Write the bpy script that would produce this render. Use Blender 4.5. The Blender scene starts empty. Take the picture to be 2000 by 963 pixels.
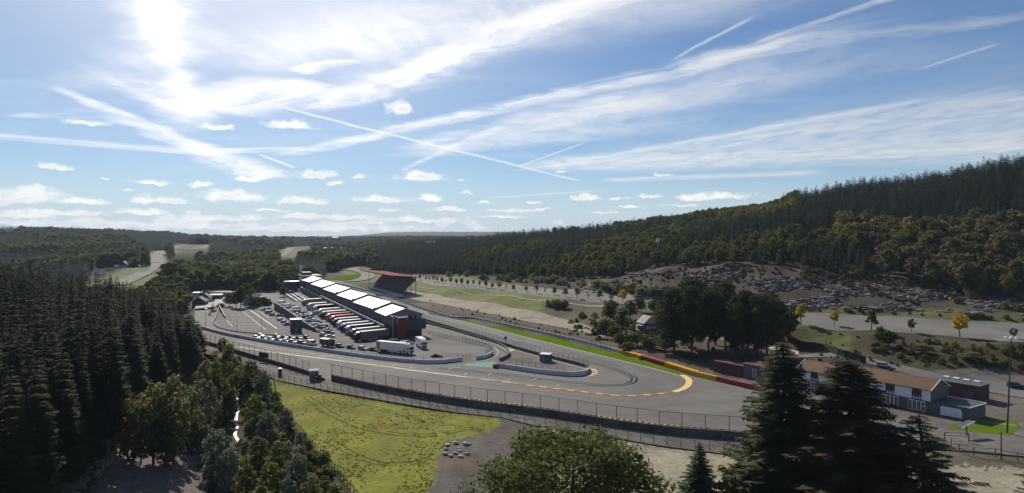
import bpy, math, random
import numpy as np
from mathutils import Vector
from mathutils.geometry import tessellate_polygon

# ---------------------------------------------------------------- camera
SC = bpy.context.scene
COL = SC.collection
F, HC, HY = 1350.0, 44.0, 462.0          # focal length in photo pixels, eye height, horizon row
cam = bpy.data.objects.new('camera', bpy.data.cameras.new('camera'))
COL.objects.link(cam)
cam.location = (0, 0, HC)
cam.rotation_euler = (math.radians(90), 0, 0)
cam.data.sensor_width = 36.0
cam.data.lens = 36.0 * F / 2000.0
cam.data.shift_y = -(481.5 - HY) / 2000.0
cam.data.clip_start = 1.0
cam.data.clip_end = 40000.0
SC.camera = cam

SC.view_settings.view_transform = 'Standard'
SC.view_settings.look = 'None'
SC.view_settings.gamma = 1.0
SC.view_settings.use_curve_mapping = False
SC.view_settings.exposure = 0.42
SC.cycles.use_denoising = True
SC.cycles.max_bounces = 5
SC.cycles.diffuse_bounces = 3
SC.cycles.glossy_bounces = 2
SC.cycles.transmission_bounces = 3
SC.cycles.transparent_max_bounces = 6
SC.cycles.volume_bounces = 0
SC.cycles.sample_clamp_indirect = 4.0

# ---------------------------------------------------------------- sun
SUN_AZ, SUN_EL = math.radians(-21.0), math.radians(33.0)     # azimuth from +Y, clockwise positive
sd = Vector((math.sin(SUN_AZ) * math.cos(SUN_EL), math.cos(SUN_AZ) * math.cos(SUN_EL), math.sin(SUN_EL)))
sun = bpy.data.objects.new('sun', bpy.data.lights.new('sun', 'SUN'))
COL.objects.link(sun)
sun.data.energy = 4.4
sun.data.angle = math.radians(0.53)
sun.data.color = (1.0, 0.93, 0.82)
sun.rotation_euler = sd.to_track_quat('Z', 'Y').to_euler()
sun.location = (0, 0, 400)

# ---------------------------------------------------------------- sky
world = bpy.data.worlds.new('World')
SC.world = world
world.use_nodes = True
NT = world.node_tree
NT.nodes.clear()


class NB:
    """tiny node-graph writer"""
    def __init__(s, nt):
        s.nt = nt

    def node(s, t, **kw):
        n = s.nt.nodes.new(t)
        for k, v in kw.items():
            setattr(n, k, v)
        return n

    def put(s, sock, v):
        if isinstance(v, bpy.types.NodeSocket):
            s.nt.links.new(v, sock)
        elif v is not None:
            sock.default_value = v

    def m(s, op, a, b=None, c=None, clamp=False):
        n = s.node('ShaderNodeMath', operation=op, use_clamp=clamp)
        s.put(n.inputs[0], a); s.put(n.inputs[1], b); s.put(n.inputs[2], c)
        return n.outputs[0]

    def v(s, op, a, b=None):
        n = s.node('ShaderNodeVectorMath', operation=op)
        s.put(n.inputs[0], a); s.put(n.inputs[1], b)
        return n.outputs['Value'] if op in ('LENGTH', 'DOT_PRODUCT', 'DISTANCE') else n.outputs[0]

    def comb(s, x, y, z=0.0):
        n = s.node('ShaderNodeCombineXYZ')
        s.put(n.inputs[0], x); s.put(n.inputs[1], y); s.put(n.inputs[2], z)
        return n.outputs[0]

    def noise(s, vec, scale, detail=4.0, rough=0.55, dist=0.0, dim='3D', col=False):
        n = s.node('ShaderNodeTexNoise', noise_dimensions=dim)
        s.put(n.inputs['Vector'], vec)
        n.inputs['Scale'].default_value = scale
        n.inputs['Detail'].default_value = detail
        n.inputs['Roughness'].default_value = rough
        n.inputs['Distortion'].default_value = dist
        return n.outputs['Color'] if col else n.outputs[0]

    def ss(s, x, a, b, lo=0.0, hi=1.0):
        n = s.node('ShaderNodeMapRange', interpolation_type='SMOOTHSTEP')
        s.put(n.inputs[0], x); s.put(n.inputs[1], a); s.put(n.inputs[2], b)
        s.put(n.inputs[3], lo); s.put(n.inputs[4], hi)
        return n.outputs[0]

    def lin(s, x, a, b, lo=0.0, hi=1.0):
        n = s.node('ShaderNodeMapRange')
        s.put(n.inputs[0], x); s.put(n.inputs[1], a); s.put(n.inputs[2], b)
        s.put(n.inputs[3], lo); s.put(n.inputs[4], hi)
        return n.outputs[0]

    def mix(s, f, a, b, blend='MIX'):
        n = s.node('ShaderNodeMix', data_type='RGBA', blend_type=blend)
        s.put(n.inputs[0], f); s.put(n.inputs[6], a); s.put(n.inputs[7], b)
        return n.outputs[2]


def build_sky():
    g = NB(NT)
    sky = g.node('ShaderNodeTexSky', sky_type='NISHITA')
    sky.sun_disc = False
    sky.sun_elevation = SUN_EL
    sky.sun_rotation = SUN_AZ
    sky.altitude = 400.0
    sky.air_density = 1.0
    sky.dust_density = 0.0
    sky.ozone_density = 1.2
    tc = g.node('ShaderNodeTexCoord')
    d = g.v('NORMALIZE', tc.outputs['Generated'])
    sep = g.node('ShaderNodeSeparateXYZ')
    g.put(sep.inputs[0], d)
    dx, dy, dz = sep.outputs
    zc = g.m('MAXIMUM', dz, 0.012)
    X = g.m('DIVIDE', dx, zc)
    Y = g.m('DIVIDE', dy, zc)
    pl = g.comb(X, Y)                                   # a flat high cloud layer seen in perspective
    # ---- wispy distortion of the layer
    nd = g.noise(pl, 0.9, 5.0, 0.6, col=True)
    dv = g.v('SUBTRACT', nd, (0.5, 0.5, 0.5))
    nd2 = g.noise(pl, 3.2, 5.0, 0.65, col=True)
    dv2 = g.v('SUBTRACT', nd2, (0.5, 0.5, 0.5))

    def sc(vec, k):
        n = g.node('ShaderNodeVectorMath', operation='SCALE')
        g.put(n.inputs[0], vec); n.inputs['Scale'].default_value = k
        return n.outputs[0]
    pw = g.v('ADD', g.v('ADD', pl, sc(dv, 0.5)), sc(dv2, 0.16))        # soft cirrus
    pv = g.v('ADD', pl, sc(dv, 0.28))                                  # broad plume
    pt = g.v('ADD', pl, sc(dv, 0.12))                                  # crisp trails
    fil = g.noise(g.v('ADD', pl, sc(dv, 0.9)), 1.6, 7.0, 0.68)         # filaments
    fil2 = g.noise(g.v('MULTIPLY', pw, (3.0, 1.1, 1.0)), 1.3, 6.0, 0.62)

    def plane(px, py):
        z = max((HY - py) / F, 0.012)
        return np.array([(px - 1000.0) / F / z, 1.0 / z])

    def streak(A, B, wa, wb, amp, src, tex, lo, hi, e0=0.12, e1=0.12, sharp=0.0, fib=True):
        a, b = plane(*A), plane(*B)
        L = np.linalg.norm(b - a)
        t = (b - a) / L
        n = np.array([-t[1], t[0]])
        pp = np.array([B[0] - A[0], B[1] - A[1]], float); pp /= np.linalg.norm(pp)
        ha = abs(np.dot(plane(A[0] - pp[1] * wa, A[1] + pp[0] * wa) - a, n)) + 1e-4
        hb = abs(np.dot(plane(B[0] - pp[1] * wb, B[1] + pp[0] * wb) - b, n)) + 1e-4
        q = g.v('SUBTRACT', src, (float(a[0]), float(a[1]), 0.0))
        tt = g.m('MULTIPLY', g.v('DOT_PRODUCT', q, (float(t[0]), float(t[1]), 0.0)), 1.0 / L)
        s = g.m('ABSOLUTE', g.v('DOT_PRODUCT', q, (float(n[0]), float(n[1]), 0.0)))
        w = g.lin(tt, 0.0, 1.0, float(ha), float(hb))
        r = g.m('DIVIDE', s, w)
        cross = g.ss(r, sharp, 1.0, 1.0, 0.0)
        ends = g.m('MULTIPLY', g.ss(tt, -e0, e0), g.ss(tt, 1.0 - e1, 1.0 + e1, 1.0, 0.0))
        mk = g.m('MULTIPLY', g.m('MULTIPLY', cross, ends), amp)
        tx = g.ss(tex, lo, hi, 0.30, 1.0)
        if fib:                                          # ice fibres drawn out along the band
            fv = g.comb(g.m('MULTIPLY', tt, float(L) * 0.8), g.m('MULTIPLY', g.v('DOT_PRODUCT', q, (float(n[0]), float(n[1]), 0.0)), 5.0))
            tx = g.m('MULTIPLY', tx, g.ss(g.noise(fv, 1.0 / max(ha, hb) ** 0.5 * 0.55, 5.0, 0.65, 0.6), 0.30, 0.68, 0.12, 1.25))
        return g.m('MULTIPLY', mk, tx)

    S = []
    W, T = pw, pt
    S.append(streak((560, 302), (1480, 98), 9, 24, 1.0, W, fil, 0.3, 0.55, 0.05, 0.15))
    S.append(streak((1350, 122), (1980, 35), 22, 10, 0.55, W, fil, 0.3, 0.6))
    S.append(streak((620, 212), (1260, -30), 22, 44, 1.5, W, fil, 0.3, 0.5, 0.1, 0.2))
    S.append(streak((640, 205), (900, 110), 30, 60, 0.6, W, fil2, 0.35, 0.6, 0.1, 0.3))
    S.append(streak((-120, 258), (420, 300), 6, 12, 1.0, W, fil, 0.3, 0.55, 0.02))
    S.append(streak((130, 183), (520, 345), 10, 26, 1.5, W, fil, 0.28, 0.5, 0.05, 0.1))
    S.append(streak((430, 296), (605, 288), 9, 6, 1.2, W, fil, 0.3, 0.55))
    S.append(streak((360, 250), (310, -90), 84, 130, 0.75, W, fil, 0.38, 0.62, 0.15, 0.2, 0.0, False))
    S.append(streak((372, 235), (318, -90), 42, 75, 1.0, W, fil2, 0.36, 0.62, 0.12, 0.2))
    S.append(streak((420, 225), (215, 150), 34, 30, 1.1, W, fil, 0.38, 0.55, 0.1, 0.15))
    S.append(streak((390, 215), (610, 165), 44, 34, 1.9, W, fil, 0.3, 0.5, 0.06, 0.10))
    S.append(streak((585, 140), (690, 122), 14, 8, 1.3, W, fil, 0.3, 0.5))
    S.append(streak((20, 228), (230, 215), 8, 20, 0.6, W, fil, 0.42, 0.6))
    S.append(streak((550, 210), (1125, 352), 3.4, 3.0, 0.7, T, fil, 0.2, 0.5, 0.02, 0.05, fib=False))
    S.append(streak((785, 332), (1000, 235), 4, 14, 0.6, T, fil, 0.3, 0.55, 0.03, 0.15))
    S.append(streak((1015, 324), (1135, 281), 1.6, 1.6, 0.8, pl, fil, 0.2, 0.4, 0.02, 0.1, fib=False))
    S.append(streak((508, 302), (574, 327), 2.2, 3.0, 1.1, pl, fil, 0.2, 0.4, 0.05, 0.05, fib=False))
    S.append(streak((820, 290), (1400, 165), 22, 46, 0.75, W, fil, 0.35, 0.62, 0.1, 0.2))
    S.append(streak((1040, 330), (1760, 205), 5, 9, 0.6, W, fil, 0.3, 0.55))
    S.append(streak((1060, 322), (2100, 190), 10, 40, 0.5, W, fil2, 0.3, 0.62))
    S.append(streak((1050, 326), (2100, 285), 9, 40, 0.75, W, fil2, 0.28, 0.6, 0.05))
    S.append(streak((1190, 352), (1580, 338), 6, 9, 0.8, W, fil, 0.25, 0.5, 0.05))
    S.append(streak((1320, 112), (1460, 38), 4, 6, 0.4, T, fil, 0.2, 0.5, fib=False))
    S.append(streak((1480, 84), (1760, -10), 5, 9, 0.55, T, fil, 0.2, 0.5))
    S.append(streak((1790, 135), (1935, 88), 3, 4, 0.3, T, fil, 0.2, 0.5, fib=False))
    S.append(streak((970, 386), (1170, 372), 3, 3, 0.4, T, fil, 0.2, 0.5, fib=False))
    # broad soft veils
    for A_, B_, wa_, wb_, am_ in (((560, 120), (1500, -60), 60, 120, 0.55), ((1000, 250), (1700, 110), 30, 60, 0.35), ((1150, 330), (2150, 235), 22, 75, 0.50), ((820, 300), (1300, 235), 14, 34, 0.5), ((420, 120), (900, 40), 60, 80, 0.35), ((130, 170), (430, 60), 40, 60, 0.25)):
        S.append(streak(A_, B_, wa_, wb_, am_, W, fil2, 0.3, 0.65, 0.2, 0.25, 0.0, False))
    acc = S[0]
    for s_ in S[1:]:
        acc = g.m('ADD', acc, s_)
    # general thin veil over the whole sky
    veil = g.ss(g.noise(g.v('MULTIPLY', pw, (0.5, 1.0, 1.0)), 0.55, 6.0, 0.6), 0.45, 0.85, 0.0, 0.34)
    veil = g.m('MULTIPLY', veil, g.ss(dz, 0.04, 0.16))
    cosg = g.v('DOT_PRODUCT', d, tuple(sd))
    aur = g.m('MULTIPLY', g.m('POWER', g.m('MAXIMUM', cosg, 0.0), 18.0), 1.0)     # thin ice cloud lit up round the sun
    cir = g.m('ADD', g.m('ADD', acc, veil), aur)
    cir = g.m('SUBTRACT', 1.0, g.m('POWER', 2.718, g.m('MULTIPLY', cir, -1.25)), None, True)

    # ---- small fair-weather cumulus, low over the horizon
    az = g.m('ARCTAN2', dx, dy)
    el = g.m('ARCSINE', dz)
    ae0 = g.comb(az, el)
    wob = g.v('SUBTRACT', g.noise(ae0, 46.0, 4.0, 0.6, col=True), (0.5, 0.5, 0.5))
    ae = g.v('ADD', ae0, g.v('MULTIPLY', wob, (0.030, 0.014, 0.0)))
    blobs = [(35, 388, 85, 24), (140, 395, 60, 11), (105, 327, 30, 10), (780, 216, 34, 21), (425, 250, 36, 10), (565, 246, 52, 15),
             (170, 240, 40, 10), (615, 343, 42, 14), (820, 346, 54, 17), (485, 349, 48, 9), (395, 361, 24, 8), (300, 358, 38, 7),
             (450, 386, 80, 18), (585, 395, 70, 13), (320, 394, 60, 10), (745, 391, 70, 12), (842, 388, 24, 12), (700, 346, 22, 7),
             (1140, 387, 46, 9), (1270, 383, 32, 8), (1385, 387, 95, 12), (1295, 342, 22, 7), (1000, 412, 60, 6), (880, 410, 40, 6), (655, 360, 20, 5),
             (280, 415, 60, 9), (130, 418, 90, 9), (420, 428, 130, 11), (640, 425, 110, 9), (820, 432, 110, 9), (980, 425, 60, 6), (-130, 380, 80, 26), (200, 440, 260, 12), (560, 446, 300, 12), (910, 378, 16, 5), (945, 395, 14, 4), (1040, 395, 18, 5), (870, 405, 26, 5), (1060, 408, 22, 4), (1210, 388, 22, 5), (1230, 405, 26, 4), (1330, 402, 40, 5), (760, 412, 34, 5), (530, 412, 40, 6), (205, 352, 9, 3), (245, 372, 12, 4), (60, 425, 60, 7), (350, 432, 70, 7), (900, 352, 10, 3), (1100, 336, 14, 4), (1180, 415, 30, 4), (690, 437, 90, 6), (2150, 360, 80, 20)]
    field = None
    cn = g.noise(g.v('MULTIPLY', ae, (1.0, 1.7, 1.0)), 34.0, 7.0, 0.6)
    cn2 = g.noise(g.v('MULTIPLY', ae, (1.0, 2.4, 1.0)), 16.0, 4.0, 0.55)
    for (cx, cy, rx, ry) in blobs:
        a = math.atan((cx - 1000.0) / F)
        e = math.atan((HY - cy) / F * math.cos(a))
        q = g.v('SUBTRACT', ae, (a, e, 0.0))
        q = g.v('MULTIPLY', q, (F / rx, F / ry, 0.0))
        q = g.v('MAXIMUM', q, g.v('MULTIPLY', q, (-1.0, -2.2, 0.0)))          # flatter underside
        f = g.m('SUBTRACT', 1.0, g.v('LENGTH', q))
        field = f if field is None else g.m('MAXIMUM', field, f)
    # unplaced ones carry on all round the horizon
    band = g.m('MULTIPLY', g.ss(el, 0.0, 0.012), g.ss(el, 0.02, 0.085, 1.0, 0.0))
    bnd = g.m('SUBTRACT', g.m('MULTIPLY', band, g.ss(cn2, 0.45, 0.72, 2.8, 4.0)), 3.25)
    field = g.m('MAXIMUM', field, bnd)
    dens = g.m('ADD', g.m('MULTIPLY', g.m('MAXIMUM', field, -3.0), 1.1), g.m('MULTIPLY', g.m('SUBTRACT', cn, 0.5), 2.3))
    cum = g.ss(dens, -0.05, 0.85)
    thick = g.ss(dens, 0.35, 0.95)

    # ---- colours; forward scattering makes cloud near the sun brighter
    fwd = g.m('POWER', g.m('MAXIMUM', cosg, 0.0), 6.0)
    wisp = g.m('ADD', 12.0, g.m('MULTIPLY', fwd, 10.0))
    wispc = g.mix(1.0, (1.0, 0.985, 0.97, 1), g.comb(wisp, wisp, wisp), 'MULTIPLY')
    puff = g.m('MULTIPLY', g.m('ADD', 15.5, g.m('MULTIPLY', fwd, 4.0)), g.lin(g.m('MULTIPLY', thick, g.ss(cn2, 0.4, 0.65)), 0.0, 1.0, 1.0, 0.74))
    puffc = g.mix(1.0, (1.0, 0.985, 0.95, 1), g.comb(puff, puff, puff), 'MULTIPLY')
    low = g.ss(el, 0.0, 0.11, 0.62, 0.0)                                       # pale moist air near the horizon
    blue = g.mix(1.0, sky.outputs[0], (0.80, 0.97, 1.20, 1.0), 'MULTIPLY')
    c0 = g.mix(low, blue, (9.2, 10.8, 12.6, 1.0))
    c = g.mix(cir, c0, wispc)
    c = g.mix(cum, c, puffc)
    bg = g.node('ShaderNodeBackground')
    g.put(bg.inputs[0], c)
    bg.inputs[1].default_value = 0.05
    out = g.node('ShaderNodeOutputWorld')
    g.put(out.inputs[0], bg.outputs[0])


build_sky()
world.cycles.sampling_method = 'MANUAL'
world.cycles.sample_map_resolution = 256

# ---------------------------------------------------------------- helpers
rng = np.random.default_rng(7)
random.seed(7)


def P(px, py, z=0.0):
    """the point at height z seen at photo pixel (px, py)"""
    y = (HC - z) * F / (py - HY)
    return np.array([(px - 1000.0) / F * y, y, z])


def AT(px, d, z=0.0):
    return np.array([(px - 1000.0) / F * d, d, z])


def tag(o, label=None, cat=None, group=None, kind=None):
    if label: o['label'] = label
    if cat: o['category'] = cat
    if group: o['group'] = group
    if kind: o['kind'] = kind
    return o


def empty(name, loc, rz=0.0, label=None, cat=None, group=None):
    o = bpy.data.objects.new(name, None)
    COL.objects.link(o)
    o.location = loc
    o.rotation_euler = (0, 0, rz)
    o.empty_display_size = 0.3
    return tag(o, label, cat, group)


def link(name, me, parent=None, loc=(0, 0, 0), rz=0.0, scale=None):
    o = bpy.data.objects.new(name, me)
    COL.objects.link(o)
    o.location = loc
    o.rotation_euler = (0, 0, rz)
    if scale is not None:
        o.scale = scale if hasattr(scale, '__len__') else (scale,) * 3
    o.parent = parent
    return o


class MB:
    def __init__(s):
        s.v, s.f, s.mi = [], [], []

    def face(s, pts, mi=0):
        n = len(s.v)
        s.v += [tuple(float(c) for c in p) for p in pts]
        s.f.append(tuple(range(n, n + len(pts))))
        s.mi.append(mi)

    def hexa(s, p, mi=0):
        """eight corners: bottom 4 counter-clockwise, top 4"""
        n = len(s.v)
        s.v += [tuple(float(c) for c in q) for q in p]
        for q in ((3, 2, 1, 0), (4, 5, 6, 7), (0, 1, 5, 4), (1, 2, 6, 5), (2, 3, 7, 6), (3, 0, 4, 7)):
            s.f.append(tuple(n + i for i in q)); s.mi.append(mi)
        return s

    def box(s, x0, x1, y0, y1, z0, z1, mi=0):
        return s.hexa([(x0, y0, z0), (x1, y0, z0), (x1, y1, z0), (x0, y1, z0), (x0, y0, z1), (x1, y0, z1), (x1, y1, z1), (x0, y1, z1)], mi)

    def beam(s, a, b, w, h, mi=0):
        a, b = Vector(a), Vector(b)
        d = (b - a).normalized()
        up = Vector((0, 0, 1)) if abs(d.z) < 0.95 else Vector((1, 0, 0))
        sx = d.cross(up).normalized() * (w / 2)
        sz = sx.cross(d).normalized() * (h / 2)
        return s.hexa([a - sx - sz, a + sx - sz, b + sx - sz, b - sx - sz, a - sx + sz, a + sx + sz, b + sx + sz, b - sx + sz], mi)

    def cyl(s, a, b, r0, r1=None, n=8, mi=0, cap=True):
        r1 = r0 if r1 is None else r1
        a, b = Vector(a), Vector(b)
        d = (b - a).normalized()
        up = Vector((0, 0, 1)) if abs(d.z) < 0.9 else Vector((1, 0, 0))
        e1 = d.cross(up).normalized(); e2 = d.cross(e1).normalized()
        k = len(s.v)
        for c, r in ((a, r0), (b, r1)):
            for i in range(n):
                t = 2 * math.pi * i / n
                s.v.append(tuple(c + (e1 * math.cos(t) + e2 * math.sin(t)) * r))
        for i in range(n):
            j = (i + 1) % n
            s.f.append((k + i, k + n + i, k + n + j, k + j)); s.mi.append(mi)
        if cap:
            s.f.append(tuple(k + i for i in range(n))); s.mi.append(mi)
            s.f.append(tuple(k + n + i for i in reversed(range(n)))); s.mi.append(mi)
        return s

    def prism(s, poly, axis, a0, a1, mi=0):
        """poly: 2-d outline; extruded along axis 'x','y' or 'z' from a0 to a1"""
        def q(p, a):
            return {'x': (a, p[0], p[1]), 'y': (p[0], a, p[1]), 'z': (p[0], p[1], a)}[axis]
        n, k = len(poly), len(s.v)
        s.v += [q(p, a0) for p in poly] + [q(p, a1) for p in poly]
        for i in range(n):
            j = (i + 1) % n
            s.f.append((k + i, k + j, k + n + j, k + n + i)); s.mi.append(mi)
        s.f.append(tuple(k + i for i in reversed(range(n)))); s.mi.append(mi)
        s.f.append(tuple(k + n + i for i in range(n))); s.mi.append(mi)
        return s

    def mesh(s, name, mats, smooth=False):
        me = bpy.data.meshes.new(name)
        me.from_pydata(s.v, [], s.f)
        for m in (mats if isinstance(mats, (list, tuple)) else [mats]):
            me.materials.append(m)
        if max(s.mi, default=0):
            me.polygons.foreach_set('material_index', s.mi)
        if smooth:
            me.polygons.foreach_set('use_smooth', [True] * len(s.f))
        me.update()
        return me

    def build(s, name, mats, parent=None, loc=(0, 0, 0), rz=0.0, smooth=False):
        return link(name, s.mesh(name, mats, smooth), parent, loc, rz)


def tree_copy(o, loc, rz=None, scale=None, parent=None):
    """a thing with its parts and their sub-parts, sharing mesh data"""
    c = o.copy()
    COL.objects.link(c)
    c.parent = parent
    if parent is None:
        c.location = loc
        if rz is not None: c.rotation_euler = (0, 0, rz)
        if scale is not None: c.scale = scale
    for ch in o.children:
        tree_copy(ch, None, parent=c)
    return c


# ---------------------------------------------------------------- materials
MATS = {}


def mat(name, c1, c2=None, scale=1.0, rough=0.8, metal=0.0, spec=0.3, bump=0.0, detail=5.0, big=None, stretch=None, emit=None):
    """procedural: two tones mixed by noise in object space; big=(colour, scale, lo, hi): a second, larger patchiness"""
    m = bpy.data.materials.new(name)
    m.use_nodes = True
    nt = m.node_tree
    g = NB(nt)
    b = nt.nodes['Principled BSDF']
    b.inputs['Roughness'].default_value = rough
    b.inputs['Metallic'].default_value = metal
    b.inputs['Specular IOR Level'].default_value = spec
    tc = g.node('ShaderNodeTexCoord').outputs['Object']
    if stretch:
        tc = g.v('MULTIPLY', tc, stretch)
    n = g.noise(tc, scale, detail, 0.6)
    c2 = c2 or tuple(x * 0.82 for x in c1)
    c = g.mix(g.ss(n, 0.32, 0.68), (*c1, 1), (*c2, 1))
    if big:
        c = g.mix(g.ss(g.noise(tc, big[1], 4.0, 0.55), big[2], big[3]), c, (*big[0], 1))
    g.put(b.inputs['Base Color'], c)
    if bump:
        bn = g.node('ShaderNodeBump')
        bn.inputs['Strength'].default_value = bump
        bn.inputs['Distance'].default_value = 0.1
        g.put(bn.inputs['Height'], n)
        g.put(b.inputs['Normal'], bn.outputs[0])
    MATS[name] = m
    return m


def leaf(name, c1, c2, c3=None, trans=0.3, nscale=0.35, rough=0.85, spec=0.04):
    """foliage: varies from tree to tree and within a crown; light passes through"""
    m = bpy.data.materials.new(name)
    m.use_nodes = True
    nt = m.node_tree
    g = NB(nt)
    b = nt.nodes['Principled BSDF']
    b.inputs['Roughness'].default_value = rough
    b.inputs['Specular IOR Level'].default_value = spec
    oi = g.node('ShaderNodeObjectInfo')
    geo = g.node('ShaderNodeNewGeometry')
    c = g.mix(g.ss(g.noise(geo.outputs['Position'], nscale, 4.0, 0.65), 0.3, 0.7), (*c1, 1), (*c2, 1))
    r = oi.outputs['Random']
    c = g.mix(g.m('MULTIPLY', r, 0.55), c, (*(c3 or c2), 1))
    hv = g.node('ShaderNodeHueSaturation')
    g.put(hv.inputs['Value'], g.lin(g.m('FRACT', g.m('MULTIPLY', r, 7.31)), 0, 1, 0.72, 1.25))
    g.put(hv.inputs['Color'], c)
    c = hv.outputs[0]
    g.put(b.inputs['Base Color'], c)
    tr = g.node('ShaderNodeBsdfTranslucent')
    g.put(tr.inputs[0], c)
    mx = g.node('ShaderNodeMixShader')
    mx.inputs[0].default_value = trans
    g.put(mx.inputs[1], b.outputs[0]); g.put(mx.inputs[2], tr.outputs[0])
    g.put(nt.nodes['Material Output'].inputs[0], mx.outputs[0])
    MATS[name] = m
    return m

# ---------------------------------------------------------------- terrain
FAR7 = [(3000, 25), (5000, 30), (7000, 91), (9000, 88)]
PROF = {
    -1200: [(60, 8), (300, 12), (450, -5), (700, -5), (900, 15), (1400, 45), (2000, 80), (2600, 75), (4000, 60), (9000, 80)],
    -600: [(60, 4), (300, 8), (450, -5), (700, -5), (900, 15), (1400, 42), (2000, 70), (2600, 66), (4000, 55), (9000, 80)],
    0: [(60, -2), (110, -2), (140, 0), (250, 4), (330, 1), (500, -14), (650, -10), (800, 2), (1300, 30), (2000, 57), (2600, 52), (4500, 40), (9000, 60)],
    200: [(60, -3), (118, -3), (150, -1), (250, 1), (330, -2), (500, -8), (620, 2), (800, 5), (1000, 13), (1300, 26), (2000, 48), (2600, 44), (4500, 35), (9000, 50)],
    330: [(60, -4), (130, -4), (200, -4), (280, -3), (340, -2), (450, -4), (600, 6), (800, 8), (1000, 15), (1300, 22), (2100, 41), (2700, 36), (4500, 30), (9000, 45)],
    400: [(60, -6), (150, -7), (220, -6), (262, -2.4), (300, -2.2), (440, -2.2), (503, -1.5), (600, -3), (750, 0), (900, 7), (1500, 23), (2400, 30), (3500, 26), (9000, 40)],
    465: [(60, -8), (150, -8), (200, -6.5), (240, -1), (250, 0), (490, 0), (560, -3), (750, -2), (900, 5), (1500, 18), (2400, 27), (3500, 24), (9000, 38)],
    540: [(60, -5.5), (120, -5), (190, -2), (212, 0), (525, 0), (600, -4), (900, 3), (1400, 13), (2400, 23), (3500, 22), (9000, 35)],
    600: [(60, -2.5), (118, -2), (190, -1), (205, 0), (560, 0), (640, -3), (900, 1), (1400, 12), (3000, 22), (9000, 35)],
    700: [(60, -2), (118, -1.5), (180, -.6), (198, 0), (1000, 0), (1250, 4), (1700, 10), (3000, 20), (5000, 28), (7000, 54), (9000, 54)],
    760: [(60, -2), (118, -1.3), (180, -.4), (192, 0), (610, 0), (760, 2), (950, 6), (1150, 16), (1600, 17)] + [(3000, 25), (5000, 30), (7000, 85), (9000, 85)],
    820: [(60, -2), (118, -1), (180, -.3), (188, 0), (470, 0), (520, 1.5), (600, 4.5), (702, 5), (760, 6), (900, 13), (1150, 22), (1500, 22)] + FAR7,
    900: [(60, -1), (118, -.5), (185, 0), (372, 0), (400, 1), (445, 2), (480, 2.5), (500, 6), (595, 6.5), (640, 7), (700, 9), (900, 19), (1050, 26), (1400, 24)] + FAR7,
    1000: [(60, -1), (118, -.5), (170, 0), (333, 0), (360, 1.2), (385, 2), (400, 2.2), (435, 6.5), (530, 7.2), (560, 9), (700, 17), (1000, 35), (1300, 30)] + FAR7,
    1100: [(60, -1), (118, -.4), (165, 0), (300, 0), (325, 1), (345, 1.5), (365, 2.5), (400, 7.5), (470, 8), (500, 10), (650, 20), (950, 41), (1300, 36)] + FAR7,
    1200: [(60, -1), (118, -.4), (160, 0), (271, 0), (290, 1.5), (330, 4), (360, 7.5), (374, 8), (419, 8), (450, 16), (560, 22), (900, 47), (1300, 40)] + FAR7,
    1300: [(60, -1), (118, -.4), (155, 0), (239, 0), (262, 1), (300, 2), (330, 7), (345, 8), (380, 8.2), (425, 25), (520, 28), (850, 54), (1300, 48)] + FAR7,
    1400: [(60, -1), (118, -.3), (150, 0), (222, 0), (245, .8), (300, 2.5), (320, 8), (330, 8.5), (352, 8.5), (395, 27), (480, 32), (800, 61), (1300, 58)] + FAR7,
    1500: [(60, -1), (118, -.3), (150, 0), (205, 0), (228, .6), (262, 2.5), (280, 8), (287, 9), (324, 9), (345, 18), (380, 28), (450, 34), (765, 66), (1300, 66)] + FAR7,
    1560: [(60, -1), (118, -.3), (150, 0), (200, 0), (225, 1), (255, 2.5), (270, 8), (277, 9), (318, 9), (340, 17), (372, 26), (445, 34), (735, 78), (1300, 80)] + FAR7,
    1700: [(60, -1), (118, -.3), (150, 0), (195, 0), (222, 2.2), (250, 8), (258, 9), (305, 9), (330, 16), (360, 22), (440, 34), (700, 88), (1300, 92)] + FAR7,
    2000: [(60, -1), (118, -.3), (150, 0), (195, .5), (210, 2), (229, 9), (278, 9), (300, 14), (340, 20), (430, 40), (600, 101), (1300, 105)] + FAR7,
    2800: [(60, -1), (120, 0), (160, .5), (178, 2), (195, 9), (235, 9), (300, 24), (520, 112), (1300, 125)] + FAR7,
}
PK = sorted(PROF)
NR = 5


def _hash_noise(x, y, s):
    return (np.sin(x * 0.031 * s + 1.3) * np.cos(y * 0.027 * s - .7) + 0.6 * np.sin(x * 0.071 * s - y * 0.053 * s + 2.1) + 0.4 * np.cos(x * 0.13 * s + y * 0.117 * s)) / 2.0


def H(x, y):
    """ground height at (x, y), arrays or numbers"""
    x = np.asarray(x, float); y = np.maximum(np.asarray(y, float), 5.0)
    px = 1000.0 + F * x / y
    zs = np.stack([np.interp(y, [a for a, _ in PROF[k]], [b for _, b in PROF[k]]) for k in PK])
    i = np.clip(np.searchsorted(PK, px) - 1, 0, len(PK) - 2)
    k0 = np.array(PK, float)[i]; k1 = np.array(PK, float)[i + 1]
    t = np.clip((px - k0) / (k1 - k0), 0, 1)
    t = t * t * (3 - 2 * t) * 0.5 + t * 0.5
    z = np.take_along_axis(zs, i[None], 0)[0] * (1 - t) + np.take_along_axis(zs, (i + 1)[None], 0)[0] * t if zs.ndim > 1 else zs[i] * (1 - t) + zs[i + 1] * t
    amp = np.clip((np.abs(z) - 0.5) / 8.0, 0, 1)
    amp = amp * np.where((z > 6.0) & (z < 9.6) & (y < 640), 0.0, 1.0)
    z = z + amp * (_hash_noise(x, y, 1.0) * np.clip((y - 300) / 500.0, 0.1, 5.0) + _hash_noise(x, y, 4.0) * 0.35)
    return z - 0.14 * np.exp(-(z / 0.4) ** 2)


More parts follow.
